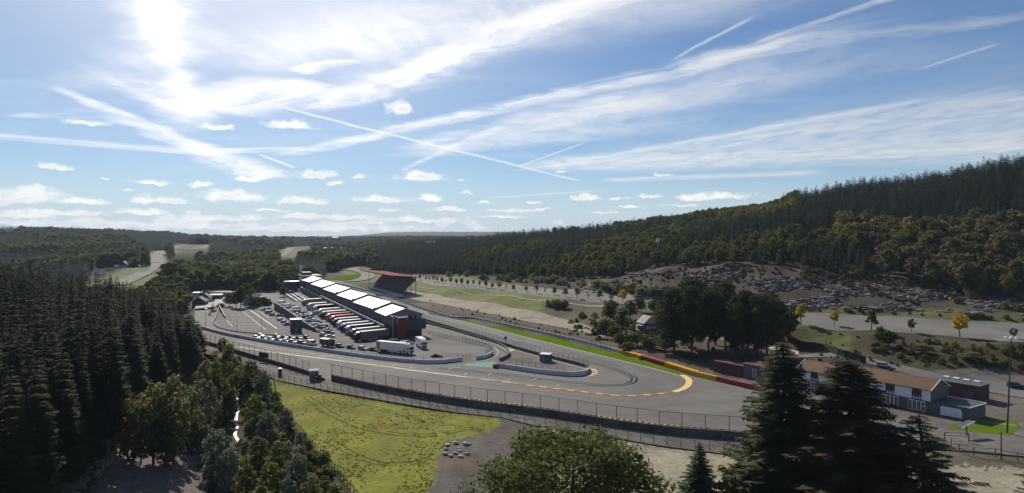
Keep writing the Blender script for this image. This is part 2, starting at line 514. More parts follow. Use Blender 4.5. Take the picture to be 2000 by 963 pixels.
def G(px, py):
    """first ground point seen at a photo pixel"""
    ds = np.geomspace(60, 9000, 900)
    xs = (px - 1000.0) / F * ds
    g = H(xs, ds) - (HC - (py - HY) / F * ds)
    k = np.argmax(g > 0)
    if not (g > 0).any():
        k = len(ds) - 1
    a, b = ds[max(k - 1, 0)], ds[k]
    for _ in range(18):
        m = (a + b) / 2
        if H((px - 1000.0) / F * m, m) - (HC - (py - HY) / F * m) > 0: b = m
        else: a = m
    return np.array([(px - 1000.0) / F * b, b, float(H((px - 1000.0) / F * b, b))])


def pip(poly, x, y):
    """points in polygon, vectorised"""
    x = np.asarray(x, float); y = np.asarray(y, float)
    ins = np.zeros(x.shape, bool)
    n = len(poly)
    for i in range(n):
        x0, y0 = poly[i]; x1, y1 = poly[(i + 1) % n]
        if y0 == y1: continue
        c = ((y0 > y) != (y1 > y)) & (x < (x1 - x0) * (y - y0) / (y1 - y0) + x0)
        ins ^= c
    return ins


# far roads: pixel column, row, distance, carved into the hillside
FARROADS = {
    'kemmel': ([(225, 556, 520), (240, 551, 560), (262, 541, 620), (290, 528, 720), (300, 517, 800), (308, 508, 900), (306, 500, 1000), (313, 493, 1090), (318, 489, 1180)], 15.0),
    'lane': ([(280, 538, 650), (300, 526, 720), (314, 518, 790), (318, 511, 850)], 7.0),
    'loop': ([(342, 486, 1400), (350, 481, 1460), (375, 478, 1540), (402, 478, 1550), (404, 482, 1480), (378, 486, 1380)], 12.0),
    'combes': ([(545, 501, 1130), (560, 494, 1230), (567, 486, 1380), (578, 483, 1500), (605, 481, 1600)], 13.0),
    'valley': ([(640, 548.5, 687), (672, 549.5, 679), (700, 547, 699), (717, 541, 752), (716, 534, 825), (700, 529, 886), (688, 526, 928), (696, 522.5, 982), (716, 520.5, 1015)], 15.0),
}


def smooth_path(pts, step):
    """Catmull-Rom through 3-d points, resampled"""
    pts = [np.array(p, float) for p in pts]
    q = [2 * pts[0] - pts[1]] + pts + [2 * pts[-1] - pts[-2]]
    out = []
    for i in range(1, len(q) - 2):
        p0, p1, p2, p3 = q[i - 1:i + 3]
        n = max(2, int(np.linalg.norm(p2 - p1) / step))
        for k in range(n):
            t = k / n
            out.append(0.5 * (2 * p1 + (p2 - p0) * t + (2 * p0 - 5 * p1 + 4 * p2 - p3) * t * t + (3 * p1 - p0 - 3 * p2 + p3) * t ** 3))
    out.append(pts[-1])
    return np.array(out)


ROADPTS = {}
for k_, (pp_, w_) in FARROADS.items():
    ROADPTS[k_] = smooth_path([AT(px, d, HC - (py - HY) / F * d) for px, py, d in pp_], 6.0)


def ground_colors(px, py, x, y, z):
    """colour of the bare ground, by what grows or lies there"""
    n = px.shape[0]
    wb = np.sin(x * 1.9 + 2 * np.sin(y * .8)) * .6 + np.sin(y * 1.3 + 1.7 * np.sin(x * 1.1)) * .6 + np.random.default_rng(2).normal(0, .5, n)
    px = px + wb * 5.0 * np.clip(200 / y, .2, 1.6); py = py + np.roll(wb, 137) * 3.0 * np.clip(200 / y, .2, 1.6)
    c = np.tile(np.array([0.030, 0.032, 0.016]), (n, 1))                       # woodland floor
    def put(mask, col): c[mask] = col
    fl = (y < 460) & (z < 1.2) & (z > -0.4) & (px > 430)
    put(fl, (0.10, 0.09, 0.06))
    put((px < 560) & (y < 262), (0.045, 0.05, 0.022))
    put(pip([(500, 715), (545, 742), (640, 762), (760, 783), (880, 803), (980, 812), (975, 835), (935, 850), (880, 860), (860, 885), (835, 963), (815, 1100), (720, 1100), (690, 963), (640, 900), (590, 850), (560, 810), (540, 775)], px, py), (0.155, 0.162, 0.020))
    put(pip([(980, 811), (1015, 815), (1060, 838), (1090, 1100), (815, 1100), (835, 963), (860, 885), (880, 862), (935, 850), (972, 836)], px, py), (0.098, 0.088, 0.082))
    put(pip([(1040, 826), (1200, 852), (1420, 884), (1560, 900), (2300, 925), (2300, 1100), (1090, 1100), (1060, 838)], px, py), (0.27, 0.245, 0.18))
    put(pip([(120, 1010), (225, 900), (280, 880), (395, 890), (400, 1000), (420, 1100), (100, 1100)], px, py), (0.135, 0.115, 0.108))
    put(pip([(40, 1010), (215, 880), (245, 868), (250, 885), (180, 935), (110, 1010)], px, py), (0.25, 0.215, 0.165))
    put((px > 1460) & (px < 2400) & (y < 300) & (z > .9), (0.056, 0.052, 0.026))
    put((px > 1540) & (px < 1660) & (z > 3) & (z < 9) & (y < 300), (0.075, 0.09, 0.024))
    put((px > 1380) & (px < 2400) & (y < 215) & (py < 830), (0.12, 0.11, 0.10))
    put((px > 780) & (px < 1230) & (z > 1.9) & (z < 7.6) & (y > 330) & (y < 660), (0.105, 0.125, 0.026))
    put((px > 780) & (px < 1330) & (z > 0.2) & (z < 2.15) & (y > 280) & (y < 560), (0.082, 0.068, 0.048))
    put((px > 1060) & (px < 1330) & (z > 1.9) & (z < 7.6) & (y > 255) & (y < 400), (0.078, 0.066, 0.040))
    put((px > 1250) & (px < 1560) & (y < 320) & (y > 205) & (z > 0.2) & (z < 7), (0.075, 0.058, 0.042))
    sc = (px > 1130) & (px < 2500) & (z > 8.6) & (py > 500) & (y > 320 - np.clip(px - 1700, 0, 400) * 0.14) & (y < 470)
    put(sc, (0.062, 0.052, 0.042))
    put((px > 1540) & (z > 8.8) & (y > 300 - np.clip(px - 1700, 0, 400) * 0.08) & (z < 12), (0.085, 0.085, 0.035))
    return c


def build_ground():
    u = np.concatenate([np.linspace(-1.7, -0.82, 50, endpoint=False), np.linspace(-0.82, 0.82, 520), np.linspace(0.82, 1.7, 50)[1:]])
    yv = np.concatenate([np.geomspace(25, 100, 14, endpoint=False), np.linspace(100, 300, 200, endpoint=False), np.linspace(300, 460, 110, endpoint=False), np.geomspace(460, 9000, 190)])
    U, Y = np.meshgrid(u, yv)
    X = U * Y
    Z = H(X.ravel(), Y.ravel()).reshape(X.shape)
    # lay the ground under the far roads
    xf, yf, zf = X.ravel(), Y.ravel(), Z.ravel().copy()
    verge = np.zeros(len(xf))
    for k, pts in ROADPTS.items():
        wd = FARROADS[k][1]
        near = (xf > pts[:, 0].min() - 70) & (xf < pts[:, 0].max() + 70) & (yf > pts[:, 1].min() - 90) & (yf < pts[:, 1].max() + 90)
        idx = np.where(near)[0]
        d2 = (xf[idx, None] - pts[None, :, 0]) ** 2 + (yf[idx, None] - pts[None, :, 1]) ** 2
        j = d2.argmin(1)
        dist = np.sqrt(d2[np.arange(len(idx)), j])
        w = np.clip((wd * .5 + 45 - dist) / 33.0, 0, 1)
        w = w * w * (3 - 2 * w)
        zf[idx] = zf[idx] * (1 - w) + (pts[j, 2] - 0.6) * w
        verge[idx] = np.maximum(verge[idx], np.clip((wd * .5 + 22 - dist) / 8.0, 0, 1))
    nv, nu = X.shape
    verts = np.stack([xf, yf, zf], 1)
    me = bpy.data.meshes.new('ground')
    i = np.arange(nv * nu).reshape(nv, nu)
    faces = np.stack([i[:-1, :-1], i[:-1, 1:], i[1:, 1:], i[1:, :-1]], -1).reshape(-1, 4)
    me.vertices.add(len(verts)); me.vertices.foreach_set('co', verts.ravel())
    me.loops.add(faces.size); me.loops.foreach_set('vertex_index', faces.ravel())
    me.polygons.add(len(faces)); me.polygons.foreach_set('loop_start', np.arange(0, faces.size, 4))
    me.polygons.foreach_set('loop_total', np.full(len(faces), 4))
    me.polygons.foreach_set('use_smooth', np.ones(len(faces), bool))
    me.update(calc_edges=True)
    col = ground_colors(1000 + F * xf / yf, HY + (HC - zf) * F / yf, xf, yf, zf)
    col = col * (1 - verge[:, None]) + np.array([0.10, 0.115, 0.035]) * verge[:, None]
    ca = me.color_attributes.new('soil', 'FLOAT_COLOR', 'POINT')
    ca.data.foreach_set('color', np.concatenate([col, np.ones((len(col), 1))], 1).ravel())
    m = bpy.data.materials.new('ground')
    m.use_nodes = True
    g = NB(m.node_tree)
    b = m.node_tree.nodes['Principled BSDF']
    b.inputs['Roughness'].default_value = 0.95
    b.inputs['Specular IOR Level'].default_value = 0.1
    at = g.node('ShaderNodeVertexColor'); at.layer_name = 'soil'
    tc = g.node('ShaderNodeTexCoord').outputs['Object']
    n1 = g.noise(tc, 0.09, 5.0, 0.6)
    n2 = g.noise(tc, 1.1, 6.0, 0.7)
    n3 = g.noise(g.v('MULTIPLY', tc, (1.0, 0.35, 1.0)), 0.35, 5.0, 0.65)
    k = g.m('MULTIPLY', g.m('MULTIPLY', g.lin(n1, 0.3, 0.7, 0.72, 1.28), g.lin(n2, 0.3, 0.7, 0.70, 1.30)), g.lin(n3, 0.3, 0.7, 0.86, 1.14))
    c = g.mix(1.0, at.outputs[0], g.comb(k, k, k), 'MULTIPLY')
    # dry, browner patches
    dry = g.mix(1.0, c, (1.10, 0.92, 0.80, 1), 'MULTIPLY')
    c = g.mix(g.ss(g.noise(tc, 0.05, 5.0, 0.65), 0.46, 0.66), c, dry)
    g.put(b.inputs['Base Color'], c)
    bn = g.node('ShaderNodeBump')
    bn.inputs['Strength'].default_value = 0.5
    bn.inputs['Distance'].default_value = 0.35
    g.put(bn.inputs['Height'], g.m('ADD', n2, g.m('MULTIPLY', n3, 1.5)))
    g.put(b.inputs['Normal'], bn.outputs[0])
    me.materials.append(m)
    o = link('ground', me)
    tag(o, 'rolling ground of the valley with meadow, gravel and wooded slopes', 'ground', kind='structure')


build_ground()

# ---------------------------------------------------------------- surfaces
M_ASPH = mat('asphalt', (0.150, 0.141, 0.126), (0.116, 0.111, 0.102), 0.25, 0.9, spec=0.12, bump=0.1, big=((0.165, 0.152, 0.138), 0.035, 0.42, 0.62))
M_TRACK = mat('track_asphalt', (0.158, 0.150, 0.138), (0.132, 0.127, 0.119), 0.12, 0.88, spec=0.14, detail=6.0, big=((0.108, 0.105, 0.102), 0.035, 0.42, 0.64), stretch=(1.0, 0.5, 1.0))
M_PADD = mat('paddock_asphalt', (0.118, 0.116, 0.110), (0.095, 0.093, 0.090), 0.2, 0.9, spec=0.12, big=((0.15, 0.142, 0.128), 0.05, 0.45, 0.6))
M_DECK = mat('deck_asphalt', (0.125, 0.118, 0.108), (0.10, 0.096, 0.09), 0.2, 0.9, spec=0.1)
M_UPPER = mat('parking_asphalt', (0.150, 0.145, 0.136), (0.122, 0.120, 0.114), 0.15, 0.9, spec=0.1, big=((0.168, 0.158, 0.143), 0.03, 0.45, 0.6))
M_SERV = mat('service_concrete', (0.165, 0.152, 0.135), (0.125, 0.115, 0.105), 0.35, 0.95, spec=0.1, big=((0.105, 0.097, 0.09), 0.07, 0.45, 0.62))
M_GRAV = mat('pale_gravel', (0.30, 0.265, 0.205), (0.22, 0.195, 0.150), 0.5, 0.95, spec=0.1, bump=0.3, big=((0.17, 0.15, 0.11), 0.06, 0.5, 0.68))
M_LAWN = mat('mown_grass', (0.098, 0.158, 0.010), (0.072, 0.122, 0.009), 0.45, 1.0, spec=0.0, bump=0.15, big=((0.12, 0.150, 0.022), 0.05, 0.4, 0.7))
M_WLINE = mat('white_paint', (0.62, 0.60, 0.54), (0.42, 0.40, 0.36), 0.5, 0.8, spec=0.2)
M_CREAM = mat('cream_paint', (0.56, 0.52, 0.40), (0.36, 0.33, 0.27), 0.35, 0.85, spec=0.2)
M_TEAL = mat('teal_paint', (0.10, 0.26, 0.18), (0.085, 0.21, 0.15), 0.4, 0.85, spec=0.2)
M_PALE = mat('pale_concrete', (0.42, 0.39, 0.33), (0.34, 0.315, 0.27), 0.3, 0.9, spec=0.15)


def sheet(name, pxpoly, z, m, label=None, cat=None, kind='structure', world=False):
    pts = [np.array([p[0], p[1], z]) if world else P(p[0], p[1], z) for p in pxpoly]
    tris = tessellate_polygon([[Vector(p) for p in pts]])
    me = bpy.data.meshes.new(name)
    fs = []
    for t in tris:
        a, b, c = (pts[i] for i in t)
        up = (b[0] - a[0]) * (c[1] - a[1]) - (b[1] - a[1]) * (c[0] - a[0]) > 0
        fs.append(tuple(t) if up else tuple(reversed(t)))
    me.from_pydata([tuple(p) for p in pts], [], fs)
    me.materials.append(m)
    o = link(name, me)
    return tag(o, label, cat, kind=kind)


def offset_path(pts, off):
    """polyline moved sideways (to its right) by off in plan"""
    pts = np.array(pts, float)
    t = np.gradient(pts[:, :2], axis=0)
    t /= np.linalg.norm(t, axis=1)[:, None] + 1e-9
    n = np.stack([t[:, 1], -t[:, 0]], 1)
    o = pts.copy()
    o[:, :2] += n * off
    return o


def ribbon(name, pts, w, m, parent=None, dz=0.0, w1=None, label=None, cat=None, kind=None):
    """flat strip along a world polyline"""
    pts = np.array(pts, float); pts[:, 2] += dz
    L, R = offset_path(pts, -w / 2), offset_path(pts, (w if w1 is None else w1) / 2)
    b = MB()
    n = len(pts)
    b.v = [tuple(p) for p in L] + [tuple(p) for p in R]
    b.f = [(i, n + i, n + i + 1, i + 1) for i in range(n - 1)]
    b.mi = [0] * (n - 1)
    o = b.build(name, m, parent)
    return tag(o, label, cat, kind=kind)


def pathpx(pp, z=0.0, step=3.0):
    return smooth_path([P(p[0], p[1], z) for p in pp], step)


def ribbon2(name, ea, eb, m, nx=8, dz=0.12, label=None, cat=None):
    """drivable strip laid on the ground between two edges given in photo pixels"""
    A = smooth_path([G(*p) for p in ea], 6.0); B = smooth_path([G(*p) for p in eb], 6.0)
    n = 90
    rs = lambda q: np.array([q[min(int(round(t * (len(q) - 1))), len(q) - 1)] for t in np.linspace(0, 1, n)])
    A, B = rs(A), rs(B)
    b = MB()
    for i in range(n):
        for k in range(nx + 1):
            p = A[i] * (1 - k / nx) + B[i] * (k / nx)
            b.v.append((p[0], p[1], float(H(p[0], p[1])) + dz))
    for i in range(n - 1):
        for k in range(nx):
            a = i * (nx + 1) + k
            b.f.append((a, a + nx + 1, a + nx + 2, a + 1)); b.mi.append(0)
    o = b.build(name, m)
    return tag(o, label, cat, kind='structure')


# main sealed area round the hairpin
sheet('asphalt_apron', [(420, 598), (400, 640), (385, 664), (395, 676), (450, 690), (470, 694), (520, 708), (620, 736), (650, 744), (760, 768), (900, 792), (1000, 805), (1100, 819), (1200, 835), (1300, 848), (1440, 859), (1560, 868), (1660, 850), (1640, 812),
                        (1560, 780), (1480, 762), (1400, 742), (1345, 734), (1300, 717), (1212, 691), (1114, 665), (1009, 642), (925, 625), (883, 623), (840, 606), (800, 593), (760, 579), (715, 564), (690, 556), (660, 549), (640, 546), (600, 552), (540, 562), (470, 580)],
      0.0, M_ASPH, 'wide grey asphalt run-off around the hairpin', 'run-off')
# pit straight, hairpin and old start straight
inner_exit = [(820, 624), (883, 642), (946, 661), (1009, 682), (1080, 702), (1147, 720), (1160, 728), (1150, 736), (1122, 741), (1051, 737), (967, 723), (900, 716), (830, 714), (760, 709), (680, 699), (600, 687), (520, 675), (440, 661), (390, 651)]
outer_exit = [(390, 660), (461, 677), (540, 689), (620, 699), (740, 714), (820, 725), (967, 743), (1030, 752), (1135, 764), (1197, 771), (1264, 771), (1314, 764), (1335, 748), (1324, 733), (1290, 724.5), (1240, 711.5), (1140, 687), (1030, 660), (960, 642), (883, 623), (820, 606.5), (770, 590), (720, 573), (690, 563), (640, 551), (610, 553), (600, 560)]
sheet('race_track', inner_exit + outer_exit + [(700, 590), (760, 607)], 0.012, M_TRACK, 'grey racing circuit bending round the hairpin', 'race track')
sheet('paddock', [(432, 651), (520, 667), (600, 680), (680, 692), (760, 703), (830, 708), (902, 702), (963, 690), (958, 680), (930, 668), (883, 655), (835, 645), (800, 634), (700, 600), (620, 566), (575, 560), (548, 566), (540, 580), (560, 600), (622, 650), (600, 658), (500, 652), (450, 648)], 0.016, M_PADD, 'dark asphalt paddock between pit building and white wall', 'paddock')
sheet('parking_deck', [(428, 601.5), (525, 602.6), (548, 609), (590, 636), (622, 648), (616, 658), (560, 657), (511, 652.5), (463, 648), (424.6, 639), (417, 631), (424, 618)], 0.024, M_DECK, 'empty brown-grey car park with white bay lines', 'car park')
sheet('approach_road', [(380, 590), (440, 586), (432, 603), (420, 628), (426, 640), (463, 650), (470, 655), (440, 652), (380, 640)], -1.9, M_UPPER, 'pale service road below the car park wall', 'road')
sheet('grass_strip', [(883, 623.5), (925, 625), (1009, 642), (1114, 665), (1212, 691.5), (1300, 717), (1345, 734.5), (1336, 735.5), (1324, 732), (1290, 723), (1240, 710), (1140, 686), (1030, 659), (960, 641)], 0.028, M_LAWN, 'bright green mown strip along the far side of the track', 'grass strip')
sheet('service_track', [(400, 676), (470, 696), (560, 720), (650, 744), (760, 768), (900, 792), (1000, 805), (1100, 819), (1200, 835), (1300, 848), (1440, 860), (1700, 890), (1700, 915), (1440, 889), (1300, 872), (1180, 852), (1040, 830), (980, 815), (880, 804), (760, 784), (640, 763), (540, 742), (480, 715), (400, 690)], 0.020, M_SERV, 'grey service track between barrier and outer fence', 'track')
ribbon2('upper_parking', [(806, 549), (870, 560), (960, 570), (1100, 583), (1200, 592), (1300, 605), (1400, 618), (1540, 633), (1700, 645), (1850, 657), (2000, 668.5), (2300, 700)],
        [(806, 538), (870, 544), (960, 553), (1100, 567), (1200, 578.5), (1300, 591), (1400, 600.5), (1540, 611), (1700, 618), (1850, 625), (2000, 633), (2300, 650)], M_UPPER, 10, 0.13, 'long pale parking road on the terrace below the woods', 'road')
ribbon2('gravel_track', [(770, 578), (830, 590), (900, 602), (1000, 622), (1080, 637), (1150, 652), (1180, 660)], [(800, 567), (850, 575), (920, 588), (1000, 602), (1080, 618), (1130, 630), (1172, 650)], M_GRAV, 6, 0.14, 'pale gravel track below the green bank', 'track')
ribbon2('bank_path', [(815, 561), (900, 569.5), (1000, 579.5), (1100, 590.5), (1180, 599.5)], [(815, 559.5), (900, 567.5), (1000, 577.3), (1100, 588), (1180, 597)], M_GRAV, 2, 0.16, 'thin pale footpath along the green bank', 'path')
ribbon2('wood_road', [(1200, 640), (1330, 656), (1400, 664), (1480, 678), (1560, 694)], [(1200, 634), (1330, 650), (1400, 658), (1480, 671), (1560, 686)], M_PALE, 3, 0.16, 'pale lane behind the pine clump', 'lane')
ribbon2('back_lane', [(1560, 700), (1640, 697), (1700, 712), (1760, 727), (1840, 748), (1900, 760), (2000, 778), (2150, 800)], [(1560, 694), (1640, 688), (1700, 700), (1760, 714), (1840, 733), (1900, 742), (2000, 752), (2150, 770)], M_UPPER, 5, 0.16, 'pale lane running behind the white house', 'lane')
sheet('house_yard', [(1470, 764), (1560, 790), (1660, 830), (1700, 870), (1880, 880), (2150, 905), (2150, 800), (1990, 790), (1920, 790), (1860, 830), (1780, 815), (1600, 760), (1500, 745)], 0.03, M_SERV, 'grey paved yard around the white house', 'yard')
sheet('house_lawn', [(1903, 800), (1925, 783), (1958, 785), (1985, 812), (1992, 836), (1975, 850), (1940, 848), (1850, 839), (1860, 828), (1893, 823)], 0.05, M_LAWN, 'bright green lawn beside the flat-roofed garage', 'lawn')
sheet('lawn_path', [(1905, 819), (1948, 824), (1986, 830), (1986, 834), (1948, 828), (1905, 823)], 0.062, M_ASPH, 'grey path across the lawn', 'path')
sheet('valley_grass', [(636, 546.5), (655, 541), (672, 537.5), (700, 535), (712, 534), (714, 537.5), (706, 542), (690, 545.5), (668, 547.5)], 0.05, M_LAWN, 'bright green infield inside the far bend', 'grass')
for k_, nm_, lb_ in (('kemmel', 'far_track', 'grey track climbing the wooded hillside'), ('lane', 'side_lane', 'narrow lane branching beside the climbing track'), ('loop', 'hill_track', 'pale track loop on the far wooded hill'), ('combes', 'distant_track', 'pale road winding between distant woods'), ('valley', 'valley_track', 'grey track bending beyond the grandstand')):
    ribbon(nm_, ROADPTS[k_], FARROADS[k_][1], M_UPPER, dz=0.0 if k_ != 'valley' else 0.1, label=lb_, cat='track', kind='structure')

# painted lines, kerbs
line_mb = [
    ('edge_line', [(972, 719.8), (1010, 726), (1051, 732), (1090, 736), (1122, 738), (1148, 736.5), (1160, 732)], 0.25, M_WLINE, 'white line round the foot of the hairpin wall'),
    ('edge_line', [(1147, 721.5), (1080, 703), (1009, 684), (946, 663.5), (883, 644.5), (820, 626)], 0.25, M_WLINE, 'white line along the brown pit straight wall'),
    ('edge_line', [(835, 640), (883, 653), (930, 664), (960, 674), (972, 685), (968, 696), (940, 706), (895, 714)], 0.22, M_WLINE, 'white line down the middle of the pit exit lane'),
    ('edge_line', [(1324, 732.4), (1290, 723.6), (1240, 710.8), (1140, 686.3), (1030, 659.3), (960, 641.4), (883, 622.6), (820, 606)], 0.45, M_WLINE, 'white line along the grass strip edge'),
    ('edge_line', [(461, 677), (540, 689), (620, 699), (740, 714), (820, 725), (900, 735)], 1.3, M_CREAM, 'broad cream line along the old start straight'),
    ('edge_line', [(440, 663), (520, 677), (600, 689), (680, 701), (760, 711), (830, 716), (900, 718)], 0.22, M_WLINE, 'thin white line in front of the lilac wall'),
    ('edge_line', [(620, 697.5), (645, 694.5), (668, 690.5)], 0.3, M_WLINE, 'white line crossing the old start straight'),
    ('edge_line', [(655, 694), (740, 703.5), (820, 711), (900, 714.5)], 0.2, M_WLINE, 'white lane line beside the crossing line'),
]
for nm_, pp_, w_, m_, lb_ in line_mb:
    ribbon(nm_, pathpx(pp_, 0.03), w_, m_, label=lb_, cat='road marking', kind='structure')
dash = pathpx([(440, 660), (520, 673.5), (600, 685.5), (680, 697), (760, 707), (830, 712)], 0.034, 1.0)
b_ = MB()
for i in range(0, len(dash) - 4, 8):
    q = dash[i:i + 5]
    L, R = offset_path(q, -.1), offset_path(q, .1)
    for k in range(4):
        b_.face([L[k], R[k], R[k + 1], L[k + 1]])
tag(b_.build('dashed_line', M_WLINE), 'dashed white line along the lilac wall', 'road marking', kind='structure')
b_ = MB()
for (a, c) in (((831, 721.5), (838, 720)), ((875, 721), (883, 719)), ((906, 731), (913, 729)), ((953, 731.5), (960, 729)), ((990, 742), (996, 740.5)), ((1041, 741), (1049, 739)), ((1087, 753.5), (1092, 751.5)), ((800, 718), (806, 716.5)), ((765, 715), (770, 713))):
    A, B = P(*a, 0.03), P(*c, 0.03)
    t = (B - A) / np.linalg.norm(B - A); n = np.array([-t[1], t[0], 0]) * .16
    b_.face([A - n, B - n, B + n, A + n])
tag(b_.build('grid_marks', M_WLINE), 'short white grid marks on the old start straight', 'road marking', kind='structure')
sheet('green_paint', [(893, 713), (930, 709.5), (965, 705.5), (968, 718.6), (930, 716)], 0.03, M_TEAL, 'faded teal painted triangle before the red block', 'road marking')
sheet('island', [(976, 705), (992, 696), (995, 690), (985, 681), (960, 668), (1009, 683), (1080, 702), (1145, 719), (1150, 726), (1122, 732), (1051, 726), (972, 715)], 0.02, M_SERV, 'grey asphalt island inside the hairpin', 'island')
sheet('concrete_patch', [(985, 679), (1008, 683.5), (995, 687), (988, 685)], 0.03, M_PALE, 'pale concrete patch on the hairpin island', 'patch')
# bay lines of the car park
b_ = MB()
def bar_px(a, c, w, z=0.034):
    A, B = P(*a, z), P(*c, z)
    t = (B - A) / np.linalg.norm(B - A); n = np.array([-t[1], t[0], 0]) * w / 2
    b_.face([A - n, B - n, B + n, A + n])
bar_px((468, 603.5), (519, 644), .35); bar_px((486, 603.5), (541, 642), .7); bar_px((443, 626), (454.5, 637.5), .35); bar_px((504, 606), (525, 621), .3); bar_px((541, 641.5), (558, 641), .3)
for i in range(13):
    t = i / 12
    bar_px((436 + 30 * t + (8 if t < .5 else 0), 607 + 36 * t), (470 + 46 * t, 608.5 + 35 * t), .30)
for i in range(9):
    t = i / 8
    bar_px((510 + 30 * t, 611 + 24 * t), (522 + 34 * t, 612 + 24 * t), .28)
tag(b_.build('bay_lines', M_WLINE), 'white parking bay lines on the empty car park', 'road marking', kind='structure')
# faint tyre marks and seams on the run-off
M_SEAM = mat('tar_seam', (0.075, 0.072, 0.070), (0.09, 0.087, 0.083), 0.3, 0.8)
b_ = MB()
for pp_ in ([(1350, 760), (1400, 770), (1480, 778)], [(1360, 755), (1420, 757), (1500, 764)], [(1290, 795), (1320, 790), (1345, 797)], [(820, 730), (1000, 756), (1150, 777), (1250, 783)]):
    q = pathpx(pp_, 0.026, 2.0)
    L, R = offset_path(q, -.12), offset_path(q, .12)
    for k in range(len(q) - 1):
        b_.face([L[k], R[k], R[k + 1], L[k + 1]])
tag(b_.build('tar_seams', M_SEAM), 'dark tar seams crossing the run-off', 'road marking', kind='structure')

M_SKID = mat('tyre_rubber_mark', (0.088, 0.085, 0.081), (0.112, 0.108, 0.103), 0.2, 0.8)
b_ = MB()
r_ = np.random.default_rng(77)
for k in range(30):
    sh = r_.uniform(0, 1)
    base = [(840, 612 + 10 * sh), (1000, 655 + 16 * sh), (1120, 688 + 14 * sh), (1200, 712 + 12 * sh), (1240, 738 + 6 * sh), (1200, 755 - 3 * sh), (1100, 752 - 9 * sh), (960, 737 - 10 * sh), (800, 718 - 8 * sh), (600, 694 - 7 * sh), (460, 672 - 6 * sh)]
    q = pathpx(base, 0.024, 3.0)
    i0 = int(r_.uniform(0, .75) * len(q)); i1 = min(len(q), i0 + int(r_.uniform(12, 45)))
    q = q[i0:i1]
    if len(q) < 4: continue
    for off in (-.75, .75):
        L, R = offset_path(q, off - .11), offset_path(q, off + .11)
        for j in range(len(q) - 1):
            b_.face([L[j], R[j], R[j + 1], L[j + 1]])
tag(b_.build('skid_marks', M_SKID), 'faint dark tyre marks through the hairpin', 'road marking', kind='structure')
b_ = MB()
for (x, y, w, l, a_) in ((1180, 800, 6, 22, -.3), (980, 778, 4, 30, -.28), (1380, 800, 7, 16, .3), (1090, 690, 4, 26, -.9), (700, 726, 3.5, 26, -.5), (1400, 775, 9, 14, .2)):
    c = P(x, y, .022); t = np.array([math.cos(a_), math.sin(a_), 0]); n = np.array([-t[1], t[0], 0])
    b_.face([c - t * l / 2 - n * w / 2, c + t * l / 2 - n * w / 2, c + t * l / 2 + n * w / 2, c - t * l / 2 + n * w / 2])
tag(b_.build('asphalt_patches', mat('patched_asphalt', (0.135, 0.130, 0.122), (0.118, 0.115, 0.109), 0.3, 0.9)), 'repaired patches of darker asphalt on the run-off', 'road marking', kind='structure')

M_GVERGE = mat('green_painted_verge', (0.105, 0.135, 0.082), (0.125, 0.132, 0.105), 0.3, 0.9)
ribbon('painted_verge', offset_path(pathpx([(461, 677), (540, 689), (620, 699), (740, 714), (820, 725), (900, 735), (967, 743), (1030, 752), (1135, 764.5), (1180, 770)], 0.018), 1.7 if False else -1.9), 2.2, M_GVERGE, label='worn green painted verge beside the cream line', cat='road marking', kind='structure')

# ---------------------------------------------------------------- built things
M_CONC = mat('weathered_concrete', (0.155, 0.142, 0.128), (0.105, 0.096, 0.088), 0.6, 0.95, spec=0.1, big=((0.085, 0.078, 0.072), 0.2, 0.45, 0.65))
M_LILAC = mat('painted_wall', (0.60, 0.60, 0.63), (0.50, 0.50, 0.54), 0.5, 0.85, spec=0.15, big=((0.42, 0.42, 0.45), 0.12, 0.5, 0.7))
M_PALEB = mat('pale_blue_wall', (0.50, 0.54, 0.60), (0.40, 0.44, 0.50), 0.4, 0.85, spec=0.15)
M_STEEL = mat('galvanised_steel', (0.24, 0.24, 0.24), (0.16, 0.16, 0.16), 2.0, 0.55, 0.6)
M_POST = mat('dark_post', (0.07, 0.066, 0.062), (0.045, 0.043, 0.04), 2.0, 0.8)
M_YEL = mat('yellow_tyre_paint', (0.72, 0.38, 0.015), (0.58, 0.29, 0.012), 2.0, 0.7)
M_RED = mat('red_tyre_paint', (0.36, 0.035, 0.045), (0.26, 0.025, 0.035), 2.0, 0.7)
M_BLK = mat('black_rubber', (0.022, 0.022, 0.022), (0.035, 0.034, 0.033), 2.0, 0.85)
M_KYEL = mat('kerb_yellow', (0.74, 0.42, 0.03), (0.64, 0.35, 0.03), 0.8, 0.8)
M_KRED = mat('kerb_red', (0.44, 0.10, 0.08), (0.36, 0.09, 0.08), 0.8, 0.8)
M_KWHT = mat('kerb_white', (0.62, 0.56, 0.42), (0.52, 0.46, 0.36), 0.8, 0.8)
M_GREY = mat('grey_cladding', (0.20, 0.21, 0.235), (0.165, 0.172, 0.19), 0.5, 0.7)
M_DGREY = mat('dark_grey_cladding', (0.085, 0.09, 0.105), (0.068, 0.072, 0.085), 0.4, 0.7)
M_GLASS = mat('dark_glass', (0.030, 0.034, 0.042), (0.02, 0.023, 0.03), 0.5, 0.12, spec=0.6)
M_WHITE = mat('white_membrane', (0.80, 0.78, 0.72), (0.74, 0.72, 0.66), 0.25, 0.55, spec=0.3, stretch=(0.15, 1.6, 1.0))
M_WPAINT = mat('white_enamel', (0.74, 0.74, 0.74), (0.66, 0.66, 0.67), 0.8, 0.4, spec=0.4)
M_DRED = mat('dark_red_cladding', (0.23, 0.028, 0.035), (0.18, 0.024, 0.03), 0.5, 0.6)
M_PINK = mat('red_seating', (0.26, 0.13, 0.15), (0.17, 0.10, 0.12), 0.8, 0.75, big=((0.15, 0.11, 0.125), 0.15, 0.45, 0.65))
M_ROOFR = mat('red_roof_sheet', (0.22, 0.030, 0.040), (0.17, 0.026, 0.034), 0.3, 0.85, spec=0.05)
